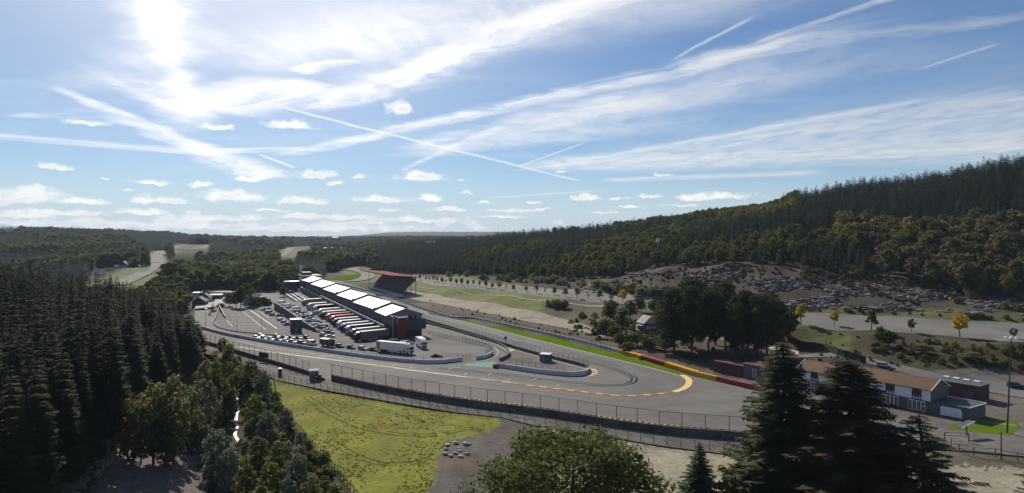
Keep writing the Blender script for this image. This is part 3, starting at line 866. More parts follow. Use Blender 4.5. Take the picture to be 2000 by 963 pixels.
M_TILE = mat('brown_tiles', (0.150, 0.075, 0.040), (0.105, 0.054, 0.033), 0.9, 0.85, big=((0.125, 0.075, 0.05), 0.25, 0.42, 0.66))
M_STUCCO = mat('white_render', (0.82, 0.82, 0.84), (0.74, 0.74, 0.76), 0.5, 0.9)
M_TIMBER = mat('dark_timber', (0.05, 0.042, 0.038), (0.035, 0.03, 0.028), 1.0, 0.85)
M_BRICK = mat('dark_brick', (0.105, 0.050, 0.045), (0.075, 0.038, 0.036), 1.5, 0.9)
M_STONE = mat('grey_stone_wall', (0.15, 0.14, 0.135), (0.11, 0.103, 0.10), 1.2, 0.95)
M_BOARD = mat('weathered_wood', (0.13, 0.105, 0.085), (0.09, 0.074, 0.06), 1.2, 0.95)
M_ROCK = mat('pale_boulder', (0.42, 0.40, 0.38), (0.30, 0.28, 0.265), 0.9, 0.9, bump=0.3)
M_SCREE = mat('scree_rock', (0.150, 0.128, 0.118), (0.10, 0.085, 0.078), 0.35, 0.95, bump=0.3)
M_SCREE2 = mat('pale_scree_rock', (0.25, 0.222, 0.205), (0.17, 0.148, 0.136), 0.35, 0.95, bump=0.3)


def net_material():
    m = bpy.data.materials.new('wire_netting')
    m.use_nodes = True
    g = NB(m.node_tree)
    b = m.node_tree.nodes['Principled BSDF']
    g.put(b.inputs['Base Color'], g.mix(g.noise(g.node('ShaderNodeTexCoord').outputs['Object'], 2.0), (0.13, 0.125, 0.12, 1), (0.10, 0.10, 0.10, 1)))
    b.inputs['Roughness'].default_value = 0.8
    t = g.node('ShaderNodeBsdfTransparent')
    mx = g.node('ShaderNodeMixShader'); mx.inputs[0].default_value = 0.13
    g.put(mx.inputs[1], t.outputs[0]); g.put(mx.inputs[2], b.outputs[0])
    g.put(m.node_tree.nodes['Material Output'].inputs[0], mx.outputs[0])
    return m


M_NET = net_material()


def wall_strip(name, path, h, th, m, label, cat='wall', parent=None, z0=0.0):
    path = np.array(path, float)
    L, R = offset_path(path, -th / 2), offset_path(path, th / 2)
    b = MB()
    n = len(path)
    zz = path[:, 2] + z0
    hh = np.broadcast_to(h, (n,))
    for i in range(n):
        b.v += [(L[i][0], L[i][1], zz[i]), (R[i][0], R[i][1], zz[i]), (R[i][0], R[i][1], zz[i] + hh[i]), (L[i][0], L[i][1], zz[i] + hh[i])]
    for i in range(n - 1):
        k = 4 * i
        for q in ((0, 3), (3, 2), (2, 1), (1, 0)):
            b.f.append((k + q[0], k + 4 + q[0], k + 4 + q[1], k + q[1])); b.mi.append(0)
    b.f += [(0, 1, 2, 3), (4 * n - 1, 4 * n - 2, 4 * n - 3, 4 * n - 4)]; b.mi += [0, 0]
    o = b.build(name, m, parent)
    return tag(o, label, cat) if parent is None else o


def by_length(path, step):
    path = np.array(path, float)
    s = np.concatenate([[0], np.cumsum(np.linalg.norm(np.diff(path[:, :2], axis=0), axis=1))])
    t = np.arange(0, s[-1] + 1e-6, step)
    return np.stack([np.interp(t, s, path[:, k]) for k in range(3)], 1)


POSTS = {}


def fence(name, path, step, h, th, label, m=None, z0=0.0, net=True, rails=(), brace=None, on_ground=False, cat='fence', group=None):
    """posts are parts; netting and rails run between them"""
    m = m or M_POST
    q = by_length(path, step)
    if on_ground:
        q[:, 2] = H(q[:, 0], q[:, 1])
    root = empty(name, (float(q[0][0]), float(q[0][1]), float(q[0][2])), 0, label, cat, group)
    o0 = q[0]
    key = (h, th, m.name, brace)
    if key not in POSTS:
        b = MB().box(-th / 2, th / 2, -th / 2, th / 2, -.1, h)
        if brace: b.beam((0, 0, h * .55), (brace[0], brace[1], .02), th * .7, th * .7)
        POSTS[key] = b.mesh('post', m)
    for p in q:
        d = p - o0
        link('post', POSTS[key], root, (float(d[0]), float(d[1]), float(d[2]) + z0), random.uniform(-.05, .05))
    bn = MB()
    for r in rails:
        b = MB()
        for i in range(len(q) - 1):
            a, c = q[i] - o0, q[i + 1] - o0
            b.beam((a[0], a[1], a[2] + z0 + r), (c[0], c[1], c[2] + z0 + r), th * .5, th * .6)
        b.build('rail', m, root)
    for i in range(len(q) - 1):
        a, c = q[i] - o0, q[i + 1] - o0
        bn.face([(a[0], a[1], a[2] + z0 + .05), (c[0], c[1], c[2] + z0 + .05), (c[0], c[1], c[2] + z0 + h - .05), (a[0], a[1], a[2] + z0 + h - .05)])
    if net: bn.build('netting', M_NET, root)
    return root


# ---- barriers and walls
NEAR_A = pathpx([(393, 670), (430, 680), (470, 692), (540, 713), (615, 736)], 0.0, 2.0)
NEAR_B = pathpx([(648, 743), (760, 767), (900, 791), (1000, 804), (1100, 818), (1200, 834), (1300, 847), (1440, 858.5), (1540, 864), (1600, 866)], 0.0, 2.0)
wall_strip('concrete_barrier', NEAR_A, 1.35, .45, M_CONC, 'weathered brown concrete barrier ending at the grey hut')
wall_strip('concrete_barrier', NEAR_B, 1.75, .5, M_CONC, 'long curved concrete barrier topped by red and yellow tyres')
fence('catch_fence', NEAR_A, 4.6, 3.0, .12, 'wire catch fence standing on the barrier that ends at the hut', z0=1.3, rails=(2.95,))
fence('catch_fence', NEAR_B, 5.0, 3.3, .13, 'tall wire catch fence on the long curved barrier', z0=1.7, rails=(3.25,))
OUTER = pathpx([(395, 692), (480, 716), (540, 741), (640, 761.5), (760, 782.5), (880, 802.5), (980, 813), (1040, 829), (1180, 851), (1300, 871), (1440, 888), (1600, 905)], 0.0, 2.0)
fence('outer_fence', OUTER, 2.9, 2.1, .09, 'low grey wire fence on braced posts along the meadow edge', net=True, rails=(2.05,), brace=(0.5, 1.1))
# tyre rows behind the long barrier
TYR = offset_path(NEAR_B, -0.95)
seg = by_length(TYR, 0.72)
edges = [0, 22, 44, 70, 96, 118, 140, 166, len(seg)]
stack = lambda b, p, h, r: b.cyl((p[0], p[1], 0), (p[0], p[1], h), r, r * .96, 9)
b_ = {'r': MB(), 'y': MB(), 'b': MB()}
px_ = 1000 + F * seg[:, 0] / seg[:, 1]
for i, p in enumerate(seg):
    x = px_[i]
    red = x < 905 or 1030 < x < 1160 or x > 1335
    stack(b_['r' if red else 'y'] if i % 2 else b_['b'], p, 1.74 + random.uniform(-.06, .06), .34)
root_ = empty('tyre_wall', (0, 0, 0), 0, 'row of red and yellow tyre stacks behind the long concrete barrier', 'tyre wall')
for k_, m_, n_ in (('r', M_RED, 'red_tyre_row'), ('y', M_YEL, 'yellow_tyre_row'), ('b', M_BLK, 'black_tyre_row')):
    o_ = b_[k_].build(n_, m_, root_); o_['kind'] = 'stuff'

wall_strip('paddock_wall', pathpx([(393, 642), (440, 654.5), (520, 669.5), (600, 682), (680, 694), (760, 704.5), (830, 710), (868, 709), (902, 704.5)], 0, 3.0), 1.3, .35, M_LILAC, 'long pale lilac wall between the parked cars and the old straight')
wall_strip('paddock_wall', pathpx([(930, 702.5), (950, 699), (963, 692)], 0, 1.5), 1.3, .35, M_LILAC, 'short curved lilac wall beside the wire gate')
fence('wire_gate', pathpx([(903, 704), (930, 702)], 0, 2), 3.0, 1.9, .1, 'wire gate between two lilac walls', rails=(1.85, .3), cat='gate')
fence('paddock_fence', pathpx([(640, 688.5), (700, 697), (760, 704.5), (830, 710), (868, 709), (902, 704.5)], 0, 2), 6.5, 1.5, .1, 'sparse dark posts on the lilac paddock wall', z0=1.28, net=False)
fence('paddock_railing', pathpx([(835, 652), (893, 666), (930, 673), (956, 680), (960, 688), (945, 696)], 0, 2), 2.3, 1.9, .09, 'dark railing around the end of the paddock', rails=(1.85, 1.0, .3))
pw_ = wall_strip('pit_exit_wall', pathpx([(976, 705.5), (988, 700), (994.5, 693.5), (988, 682.5), (967, 671.5), (930, 660.5), (883, 646.5), (835, 633.5), (800, 623)], 0, 1.5), 1.15, .4, M_STONE, 'curved grey concrete wall along the pit exit lane')
ribbon('coping', offset_path(pathpx([(988, 682.5), (967, 671.5), (930, 660.5), (883, 646.5), (835, 633.5)], 1.17, 1.5), 0), .5, M_PALE, parent=pw_)
wall_strip('hairpin_wall', pathpx([(971.5, 717.5), (1010, 723), (1051, 729), (1090, 733), (1122, 734.5), (1142, 732), (1150, 727)], 0, 1.5), 1.45, .4, M_LILAC, 'curved pale lilac wall inside the hairpin')
BACK = pathpx([(1150, 726), (1147, 719.5), (1130, 713.5), (1080, 701), (1009, 682), (946, 661.5), (883, 642.5), (820, 623.5), (760, 605)], 0, 2.0)
wall_strip('pit_straight_wall', BACK, 1.1, .4, M_CONC, 'brown concrete wall between pit straight and island')
fence('pit_straight_fence', BACK, 2.9, 2.0, .09, 'dark wire fence on the wall beside the pit straight', z0=1.05, rails=(1.95,))
fence('hairpin_fence', pathpx([(972, 717), (1010, 722.5), (1051, 728.5), (1090, 732.5), (1110, 734)], 0, 2), 2.6, 2.0, .08, 'thin fence posts on the curved hairpin wall', z0=1.4, rails=(1.95,))
b_ = MB().box(-.75, .75, -.5, .5, 0, 1.3).box(-.75, .75, -.52, -.5, .5, .8, 1)
tag(b_.build('crash_block', [M_RED, M_KRED], None, tuple(P(967.5, 718.5)), -.35), 'bright red impact block at the tip of the hairpin island', 'crash block')
FARB = pathpx([(640, 551), (700, 564.5), (760, 581), (800, 595), (840, 608.5), (883, 621.5), (925, 623.5), (1009, 641), (1060, 652), (1114, 664), (1160, 675.5), (1207, 688)], 0, 3.0)
wall_strip('trackside_wall', FARB, 1.15, .4, M_PALEB, 'long pale blue wall behind the green strip')
fence('trackside_fence', offset_path(FARB, 2.2), 3.4, 2.9, .1, 'tall wire fence behind the pale blue wall', rails=(2.85,), on_ground=True)
TW = [(1210, 690), (1250, 701), (1298, 715), (1330, 725), (1358, 734), (1400, 744), (1440, 753.5), (1500, 768), (1560, 786)]


def tyre_barrier(a, c, m, label, solid):
    pp = [p for p in [(a, np.interp(a, *zip(*TW)))] + [t for t in TW if a < t[0] < c] + [(c, np.interp(c, *zip(*TW)))]]
    path = pathpx(pp, 0, 1.0)
    if solid:
        return wall_strip('tyre_barrier', path, 1.45, .8, m, label, 'tyre barrier')
    root = empty('tyre_barrier', tuple(float(v) for v in path[0]), 0, label, 'tyre barrier')
    b = MB()
    for row in (0, -.7, -1.4):
        for p in by_length(offset_path(path, row), .7):
            for k in range(4):
                b.cyl((p[0] - path[0][0], p[1] - path[0][1], k * .36), (p[0] - path[0][0], p[1] - path[0][1], k * .36 + .32), .34, .34, 9)
    o = b.build('tyre_stack', m, root); o['kind'] = 'stuff'
    wall_strip('belt', path - path[0] + np.array([0, 0, .95]), .3, .12, m, '', parent=root)
    return root


tyre_barrier(1210, 1252, M_YEL, 'yellow tyre stacks at the start of the coloured barrier', False)
tyre_barrier(1252.6, 1298, M_RED, 'red tyre stacks between two yellow sections', False)
tyre_barrier(1298.6, 1357, M_YEL, 'yellow tyre stacks ending at the grass tip', False)
tyre_barrier(1357.6, 1400, M_YEL, 'smooth orange-yellow belted barrier beside the hairpin run-off', True)
tyre_barrier(1400.6, 1560, M_RED, 'smooth dark red belted barrier beside the hairpin run-off', True)
fence('run_off_fence', pathpx([(1216, 684), (1300, 708), (1358, 727), (1400, 737), (1440, 746.5), (1520, 766)], 0, 3), 4.6, 3.0, .11, 'dark wire fence behind the coloured tyre barriers', rails=(2.95,))

# ---- kerbs: each painted block is a part
def kerb(name, pp, w, L, mats, label, z=0.0, h=.07):
    path = by_length(pathpx(pp, 0, 1.0), L)
    root = empty(name, tuple(float(v) for v in path[0]), 0, label, 'kerb')
    A, B = offset_path(path, 0), offset_path(path, w)
    for i in range(len(path) - 1):
        q = [A[i], B[i], B[i + 1], A[i + 1]]
        q = [p - path[0] for p in q]
        c = sum(q) / 4
        q = [c + (p - c) * .995 for p in q]
        b = MB().hexa([(p[0], p[1], .03) for p in q] + [(p[0], p[1], .03 + h) for p in q])
        b.build('kerb_block', mats[i % len(mats)], root)
    return root


kerb('kerb', [(1324, 732.5), (1335, 738), (1339.5, 745), (1336, 753), (1325, 760), (1310, 765)][::-1], 2.0, 1.35, [M_KYEL, M_KWHT], 'wide yellow and white exit kerb at the tip of the grass')
kerb('kerb', [(1310, 765.5), (1290, 768.5), (1264, 771), (1230, 772.5), (1197, 771.5), (1160, 767.5), (1135, 764.5), (1080, 758), (1030, 752)][::-1], 1.0, 2.2, [M_KYEL, M_KRED], 'long yellow and red kerb round the outside of the hairpin')
kerb('kerb', [(1030, 752), (1000, 747.5), (967, 743), (930, 738.5), (900, 735)][::-1], .9, 2.6, [M_KWHT, M_CREAM, M_KRED], 'faded cream and pink kerb running into the long hairpin kerb')
kerb('kerb', [(1150, 718), (1163, 722), (1168, 728.5), (1160, 734), (1140, 737)], 1.8, 1.8, [M_KYEL, M_TEAL, M_KWHT, M_KRED], 'short multicoloured inside kerb at the hairpin apex')

# ---- pit building
PB = empty('pit_building', (-54.5, 301.7, 0), math.atan2(.416, .91), 'long dark pit building with six white pitched tent roofs', 'building')
secs = [(0.0, 22.6), (24.0, 71.0), (72.6, 118.0), (119.6, 166.0), (167.6, 219.6), (221.2, 267.0)]
MB().box(.4, 16.0, 1.0, 267.5, 0, 4.15).build('ground_floor', M_DGREY, PB)
gd_ = MB().box(-.06, 0, -2.3, 2.3, .05, 3.3).box(-.10, -.06, -2.3, 2.3, 1.6, 1.68).mesh('garage_door', M_GREY)
for i in range(40):
    link('garage_door', gd_, PB, (.4, 6 + i * 6.5, 0))
MB().box(-1.2, 2.4, .6, 267, 4.15, 4.4).build('balcony', M_DGREY, PB)
b_ = MB().box(-1.28, -1.1, .6, 170, 5.05, 5.3)
for i in range(58): b_.box(-1.22, -1.14, 1 + i * 2.93, 1.08 + i * 2.93, 4.4, 5.05)
b_.build('balcony_rail', M_WPAINT, PB)
for i, (y0, y1) in enumerate(secs):
    st = .12 * i
    up = .75 if i else .1
    e, a = 9.45 + st, 12.15 + st
    MB().box(2.3, 15.6, y0 + .3, y1 - .3, 4.4, e - .1).build('upper_wall', M_GREY, PB)
    b_ = MB().box(2.16, 2.3, y0 + .9, y1 - .9, 6.9, e - .25)
    wn_ = b_.build('window_band', M_GLASS, PB)
    b_ = MB()
    n = int((y1 - y0) / 2.2)
    for k in range(n + 1):
        yy = y0 + .9 + (y1 - y0 - 1.8) * k / n
        b_.box(2.02, 2.16, yy - .22, yy + .22, 6.9, e - .25)
    b_.build('mullion', M_GREY, wn_)
    # near gable
    MB().prism([(.2, e - 1.0), (15.9, e - 1.0), (16.1, e + up - .12), (8.1, a + up - .14), (.0, e + up - .12)], 'y', y0 + .05, y0 + .35).build('gable', M_DGREY if i else M_GREY, PB)
    if i: MB().box(-.6, 3.4, y0 - .9, y0 + .04, e - .9, e + up + .5).build('gutter_box', M_GREY, PB)
    # pitched membrane: two slopes with thickness, slight sag between frames
    b_ = MB()
    nf = max(5, int((y1 - y0) / 5.0))
    for k in range(nf):
        ya, yb = y0 + (y1 - y0) * k / nf, y0 + (y1 - y0) * (k + 1) / nf
        for (xa, za, xb, zb) in ((-.55, e - .12, 8.1, a), (8.1, a, 16.75, e - .12)):
            ym = (ya + yb) / 2
            fa, fm, fb = (-up * (1 - (q_ - y0) / (y1 - y0)) for q_ in (ya, ym, yb))
            for (u0, u1, d0, d1) in ((ya, ym, fa, fm + .10), (ym, yb, fm + .10, fb)):
                b_.hexa([(xa, u0, za - d0 - .12), (xb, u0, zb - d0 - .12), (xb, u1, zb - d1 - .12), (xa, u1, za - d1 - .12), (xa, u0, za - d0), (xb, u0, zb - d0), (xb, u1, zb - d1), (xa, u1, za - d1)])
    rf_ = b_.build('roof', M_WHITE, PB)
    b_ = MB()
    for k in range(nf + 1):
        yy = y0 + (y1 - y0) * k / nf
        fz = up * (1 - (yy - y0) / (y1 - y0))
        for (xa, za, xb, zb) in ((-.5, e - .1, 8.1, a), (8.1, a, 16.7, e - .1)):
            b_.beam((xa, yy, za + fz + .03), (xb, yy, zb + fz + .03), .16, .06)
    b_.build('roof_seam', M_PALE, rf_)
# near end: projecting dark block, terrace rail and glazed gable
MB().box(6.8, 16.6, -3.4, .9, 3.3, 7.4).build('end_block', M_DGREY, PB)
MB().box(8.4, 15.2, -1.6, .95, 0, 3.3).build('end_base', M_GLASS, PB)
b_ = MB()
for x in (7.0, 9.2, 11.6, 13.6, 16.3): b_.box(x - .09, x + .09, -.3, -.1, 7.4, 9.5)
b_.build('terrace_frame', M_WPAINT, PB)
b_ = MB().box(9.4, 13.4, -.08, .04, 7.45, 9.1)
b_.build('end_window', M_GLASS, PB)
b_ = MB()
for k in range(9): b_.box(13.8 + k * .33, 13.85 + k * .33, -3.35, -3.3, 7.4, 8.5)
b_.box(13.8, 16.6, -3.36, -3.29, 8.45, 8.52)
b_.build('terrace_rail', M_STEEL, PB)
tw_ = MB().box(3.2, 6.7, -6.65, -1.3, 0, 8.9)
tw_ = tw_.build('stair_tower', M_DRED, PB)
MB().box(3.35, 6.55, -6.5, -1.45, 8.9, 9.05).build('tower_roof', M_KRED, tw_)
MB().box(3.13, 3.2, -5.2, -4.6, 6.6, 7.7).build('tower_window', M_WPAINT, tw_)
b_ = MB()
for (q0, q1) in (((1.2, -5, 9.4), (3.2, -6.9, 9.5)), ((1.2, -5, 9.4), (1.4, -1, 9.4)), ((3.2, -6.9, 9.5), (7, -6.9, 9.4)), ((7, -6.9, 9.4), (7.2, -3, 9.4)), ((1.4, -1, 9.4), (4.5, -1.2, 9.5))): b_.beam(q0, q1, .22, .22)
for q0 in ((1.2, -5), (3.2, -6.9), (7, -6.9)): b_.beam((q0[0], q0[1], 0 if q0[0] < 2 else 8.5), (q0[0], q0[1], 9.4), .14, .14)
b_.build('tower_canopy', M_WPAINT, PB)
# far block with fins, mast and round pavilion
fb_ = MB().box(1.0, 15.5, 268.5, 291, 0, 12.6).build('far_block', M_GREY, PB)
MB().box(.6, 15.9, 268.2, 291.4, 12.6, 13.0).build('flat_roof', M_DGREY, fb_)
MB().box(1.5, 9, 276, 290, 13.0, 15.2).build('plant_room', M_DGREY, fb_)
b_ = MB()
for k in range(7): b_.box(.75, 1.0, 270 + k * 3.1, 270.7 + k * 3.1, 9.2, 12.4)
b_.build('fin', M_WPAINT, fb_)
b_ = MB().cyl((2.2, 288, 15.2), (2.2, 288, 18.0), .35, .3, 8).cyl((2.2, 288, 18), (2.2, 288, 19.3), .7, 1.3, 10).cyl((2.2, 288, 19.3), (2.2, 288, 20.2), 1.3, .3, 10)
b_.build('mast', M_WPAINT, fb_)
b_ = MB().cyl((-5, 287, 0), (-5, 287, 7.4), 3.6, 3.6, 16, 1).cyl((-5, 287, 7.4), (-5, 287, 7.9), 6.6, 6.2, 20)
b_.build('round_pavilion', [M_WPAINT, M_DGREY], PB)

# ---- grandstand
GS = empty('grandstand', (-84.5, 509.6, 0), math.atan2(.43, .90), 'covered grandstand with dull red seats under a thin red roof', 'grandstand')
LN = 86.0
b_ = MB()
for k in range(16):
    x0 = k * .86
    b_.box(x0, x0 + 1.0, 0, LN, 1.2 + .74 * k - .5, 1.2 + .74 * k + .08)
b_.build('terrace', M_PINK, GS)
for k in range(16):
    b_ = MB()
    for j in range(3):
        b_.box(.35, .55, 0.6 + j * 28.8, 27.6 + j * 28.8, .08, .62)
    b_.build('seat_row', M_PINK, GS, (k * .86, 0, 1.2 + .74 * k))
MB().box(-.5, -.2, 0, LN, 0, 2.2).build('front_wall', M_LILAC, GS)
b_ = MB()
for k in range(10):
    b_.box(-.55, -.5, 3 + k * 8.2, 9.0 + k * 8.2, .8, 2.1)
b_.build('banner', M_WPAINT, GS)
b_ = MB()
b_.hexa([(-6, -2, 15.2), (15.6, -2, 13.6), (15.6, LN + 8, 13.6), (-6, LN + 8, 15.2), (-6, -2, 15.6), (15.6, -2, 14.0), (15.6, LN + 8, 14.0), (-6, LN + 8, 15.6)])
rf_ = b_.build('roof', M_ROOFR, GS)
b_ = MB()
for k in range(8): b_.beam((-5.5, k * 12.2, 14.9), (15.2, k * 12.2, 13.4), .25, .5)
b_.build('roof_beam', M_DGREY, rf_)
for k in range(8):
    MB().box(13.9, 14.3, k * 12.2 - .2, k * 12.2 + .2, 0, 13.8).build('column', M_DGREY, GS)
for k in (0, 7):
    MB().box(-.4, -.1, k * 12 - .15 + .7, k * 12 + .15 + .7, 0, 14.6).build('column', M_DGREY, GS)
b_ = MB()
for k in range(8): b_.beam((1.0, k * 12.2, .2), (13.6, k * 12.2, 11.4), .3, .5)
b_.build('raker_beam', M_DGREY, GS)
MB().prism([(0, .2), (13.9, 11.0), (13.9, 13.2), (13.4, 12.6), (0, 1.4)], 'y', -.35, -.05).build('side_panel', M_DGREY, GS)
b_ = MB().box(-11, 11, -.15, .15, .9, 2.7).box(-10.8, -10.6, -.1, .1, -1, .9).box(10.6, 10.8, -.1, .1, -1, .9)
tag(b_.build('banner_board', M_PALEB, None, tuple(P(760, 582, 0.6)), -.35), 'long whitish advertising board below the grandstand', 'board')

# ---- car park walls and upper row
WL = [P(536, 604.5), P(556, 617.5), P(572, 627.5), P(590, 638.5), P(622, 649.5)]
WH = [4.0, 4.0, 3.5, 2.8, .5]
RL = [P(562, 592), P(582, 605), P(600, 617), P(622, 632), P(650, 655)]
b_ = MB()
for i in range(4):
    b_.face([(*WL[i][:2], WH[i]), (*WL[i + 1][:2], WH[i + 1]), (*RL[i + 1][:2], .03), (*RL[i][:2], .03)][::-1])
tag(b_.build('upper_car_park', M_PADD), 'sloping asphalt strip of parked cars above the retaining wall', 'car park', kind='structure')
wl_ = np.array([(*p[:2], 0) for p in WL])
wall_strip('retaining_wall', wl_, np.array(WH) + .35, .45, M_DGREY, 'dark retaining wall at the edge of the lower car park')
fence('wall_railing', np.array([(*p[:2], h + .3) for p, h in zip(WL, WH)]), 2.2, 1.0, .06, 'thin steel railing on the dark retaining wall', m=M_STEEL, net=False, rails=(.95, .5))
DK = pathpx([(428, 601.5), (424, 617), (417, 631), (424.6, 639.5), (440, 644), (463, 648.5), (511, 653), (560, 657.8), (600, 660)], 0, 2.0)
wall_strip('car_park_wall', DK - np.array([0, 0, 2.0]), 2.4, .4, M_STONE, 'curved dark stone wall holding up the lower car park')
fence('car_park_railing', DK, 2.6, 1.0, .07, 'low railing along the curved car park wall', z0=.4, m=M_STEEL, net=False, rails=(.95, .5))
wall_strip('ramp_wall', np.array([P(428, 603), P(433, 611), (P(439, 621))]), np.array([2.4, 1.9, 1.2]), .4, M_DGREY, 'dark slanting ramp wall on the lower car park')
sh_ = empty('stair_house', tuple(P(578, 648.5)), .42, 'dark cubic stair house standing against the retaining wall', 'building')
MB().box(-2.4, 2.4, -2.4, 2.4, 0, 5.8).build('wall', M_DGREY, sh_)
MB().box(-2.6, 2.6, -2.6, 2.6, 5.8, 6.1).build('roof', M_STEEL, sh_)
MB().box(-.6, .6, -2.46, -2.4, 0, 2.2).build('door', M_GREY, sh_)

# ---- huts, boards and poles
def hut(name, loc, rz, w, d, h, mw, mr, label, cat='hut', flat=True):
    o = empty(name, tuple(float(v) for v in loc), rz, label, cat)
    MB().box(-w / 2, w / 2, -d / 2, d / 2, 0, h).build('wall', mw, o)
    if flat:
        MB().hexa([(-w / 2 - .15, -d / 2 - .15, h), (w / 2 + .15, -d / 2 - .15, h), (w / 2 + .15, d / 2 + .15, h), (-w / 2 - .15, d / 2 + .15, h), (-w / 2 - .15, -d / 2 - .15, h + .15), (w / 2 + .15, -d / 2 - .15, h + .15), (w / 2 + .15, d / 2 + .15, h + .3), (-w / 2 - .15, d / 2 + .15, h + .3)]).build('roof', mr, o)
    else:
        MB().prism([(-w / 2 - .3, h - .1), (w / 2 + .3, h - .1), (0, h + w * .42)], 'y', -d / 2 - .3, d / 2 + .3).build('roof', mr, o)
    b = MB().box(-w * .3, -w * .02, -d / 2 - .05, -d / 2, .02, min(2.05, h * .8))
    b.build('door', M_DGREY if mw is not M_DGREY else M_GREY, o)
    wn = MB().box(w * .1, w * .36, -d / 2 - .04, -d / 2, h * .45, h * .75).build('window', M_GLASS, o)
    MB().box(w * .08, w * .38, -d / 2 - .06, -d / 2 - .01, h * .40, h * .45).build('sill', M_WPAINT, wn)
    return o


hut('marshal_hut', P(613, 742), .35, 2.7, 2.4, 2.9, M_GREY, M_PALE, 'small grey marshal hut at the gap in the concrete barrier')
hut('marshal_hut', P(1066, 706), -.4, 3.6, 2.6, 2.6, M_DGREY, M_WPAINT, 'dark marshal hut with a white awning on the hairpin island')
tl_ = empty('portable_toilet', tuple(P(547, 734)), .3, 'dark green portable toilet with pale roof behind the barrier', 'toilet')
MB().box(-.58, .58, -.58, .58, 0, 2.2).build('body', M_POST, tl_)
MB().prism([(-.62, 2.2), (.62, 2.2), (.4, 2.42), (-.4, 2.42)], 'y', -.62, .62).build('roof', M_WPAINT, tl_)
MB().box(-.4, .4, -.62, -.58, .1, 2.0).build('door', M_DGREY, tl_)
bb_ = empty('hoarding', tuple(P(515, 707)), -.62, 'blank black hoarding leaning above the concrete barrier', 'hoarding')
MB().box(-2.7, 2.7, -.06, .06, 1.6, 3.3).build('panel', M_BLK, bb_)
for x in (-2.4, 0, 2.4): MB().box(x - .06, x + .06, .06, .18, 0, 3.2).build('leg', M_POST, bb_)
mb_ = empty('marker_board', tuple(P(987.5, 675)), 0, 'small black board on a post beside the pit straight', 'sign')
MB().box(-.55, .55, -.05, .05, 2.5, 3.7).build('panel', M_BLK, mb_)
MB().box(-.35, .35, -.06, -.05, 3.0, 3.15).build('stripe', M_WPAINT, mb_)
MB().box(-.06, .06, 0, .1, 0, 2.6).build('post', M_POST, mb_)


def lamp(px, py, h, label, arms=1, z=0.0, lean=0.0, group=None, r=.11):
    loc = P(px, py, z)
    o = empty('lamp_post', tuple(float(v) for v in loc), 0, label, 'lamp post', group)
    o.rotation_euler = (0, lean, 0)
    MB().cyl((0, 0, -.2), (0, 0, h), r, r * .55, 8).build('pole', M_POST, o)
    if arms == 1:
        MB().beam((0, 0, h - .1), (.9, 0, h + .05), .1, .1).build('arm', M_POST, o)
        MB().box(.6, 1.3, -.14, .14, h, h + .12).build('lamp_head', M_STEEL, o)
    else:
        MB().box(-1.4, 1.4, -.1, .1, h - .15, h).build('arm', M_WPAINT, o)
        for x in (-1.2, 0, 1.2): MB().box(x - .28, x + .28, -.25, .25, h, h + .3).build('lamp_head', M_WPAINT, o)
    return o


for (x, y, h, l) in ((401.5, 641, 7.5, 'slim dark lamp post on the service road below the car park'), (463, 645, 7, 'slim lamp post at the curved car park wall, beside the ramp'), (511, 650, 8, 'slim lamp post among the white bay lines'), (600, 652, 12, 'tall lamp post where the retaining wall runs out'), (599, 624, 9, 'slim lamp post beside the truck lane'), (556, 590, 9, 'slim lamp post beside the white racing cars')):
    lamp(x, y, h, l)
lamp(1967, 846, 21.3, 'very tall floodlight pole with crossbar on the lawn corner', 3, lean=.045, r=.2)
lamp(1797, 842, 5.5, 'short white-headed lamp post in front of the white house', 1)

# ---- boulder ring on the dark gravel
def rock_mesh(seed, m, sub=2):
    r = np.random.default_rng(seed)
    import bmesh
    bm = bmesh.new()
    bmesh.ops.create_icosphere(bm, subdivisions=sub, radius=1.0)
    ax = r.normal(size=(7, 3)); ax /= np.linalg.norm(ax, axis=1)[:, None]
    cut = r.uniform(.55, .95, 7)
    for v in bm.verts:
        p = np.array(v.co)
        for a, c in zip(ax, cut):
            t = p @ a
            if t > c: p = p - a * (t - c)
        v.co = p * np.array([1.2, .9, .62])
    me = bpy.data.meshes.new('boulder')
    bm.to_mesh(me); bm.free()
    me.materials.append(m)
    return me


rk_ = [rock_mesh(i, M_ROCK) for i in range(4)]
for i, (x, y) in enumerate([(297, 437), (283, 470), (280, 507), (322, 522), (398, 525), (450, 505), (358, 500), (385, 460), (392, 478), (360, 422), (437, 430), (468, 428)]):
    p = G(800 + x / 4, 760 + y / 4 + 1.5)
    s = .42 if i in (7, 8, 11) else random.uniform(.5, .72)
    o_ = link('boulder', rk_[i % 4], None, (p[0], p[1], p[2] + s * .35), random.uniform(0, 6), s)
    tag(o_, 'pale boulder of the loose ring on the dark gravel', 'boulder', 'boulder ring on the dark gravel')

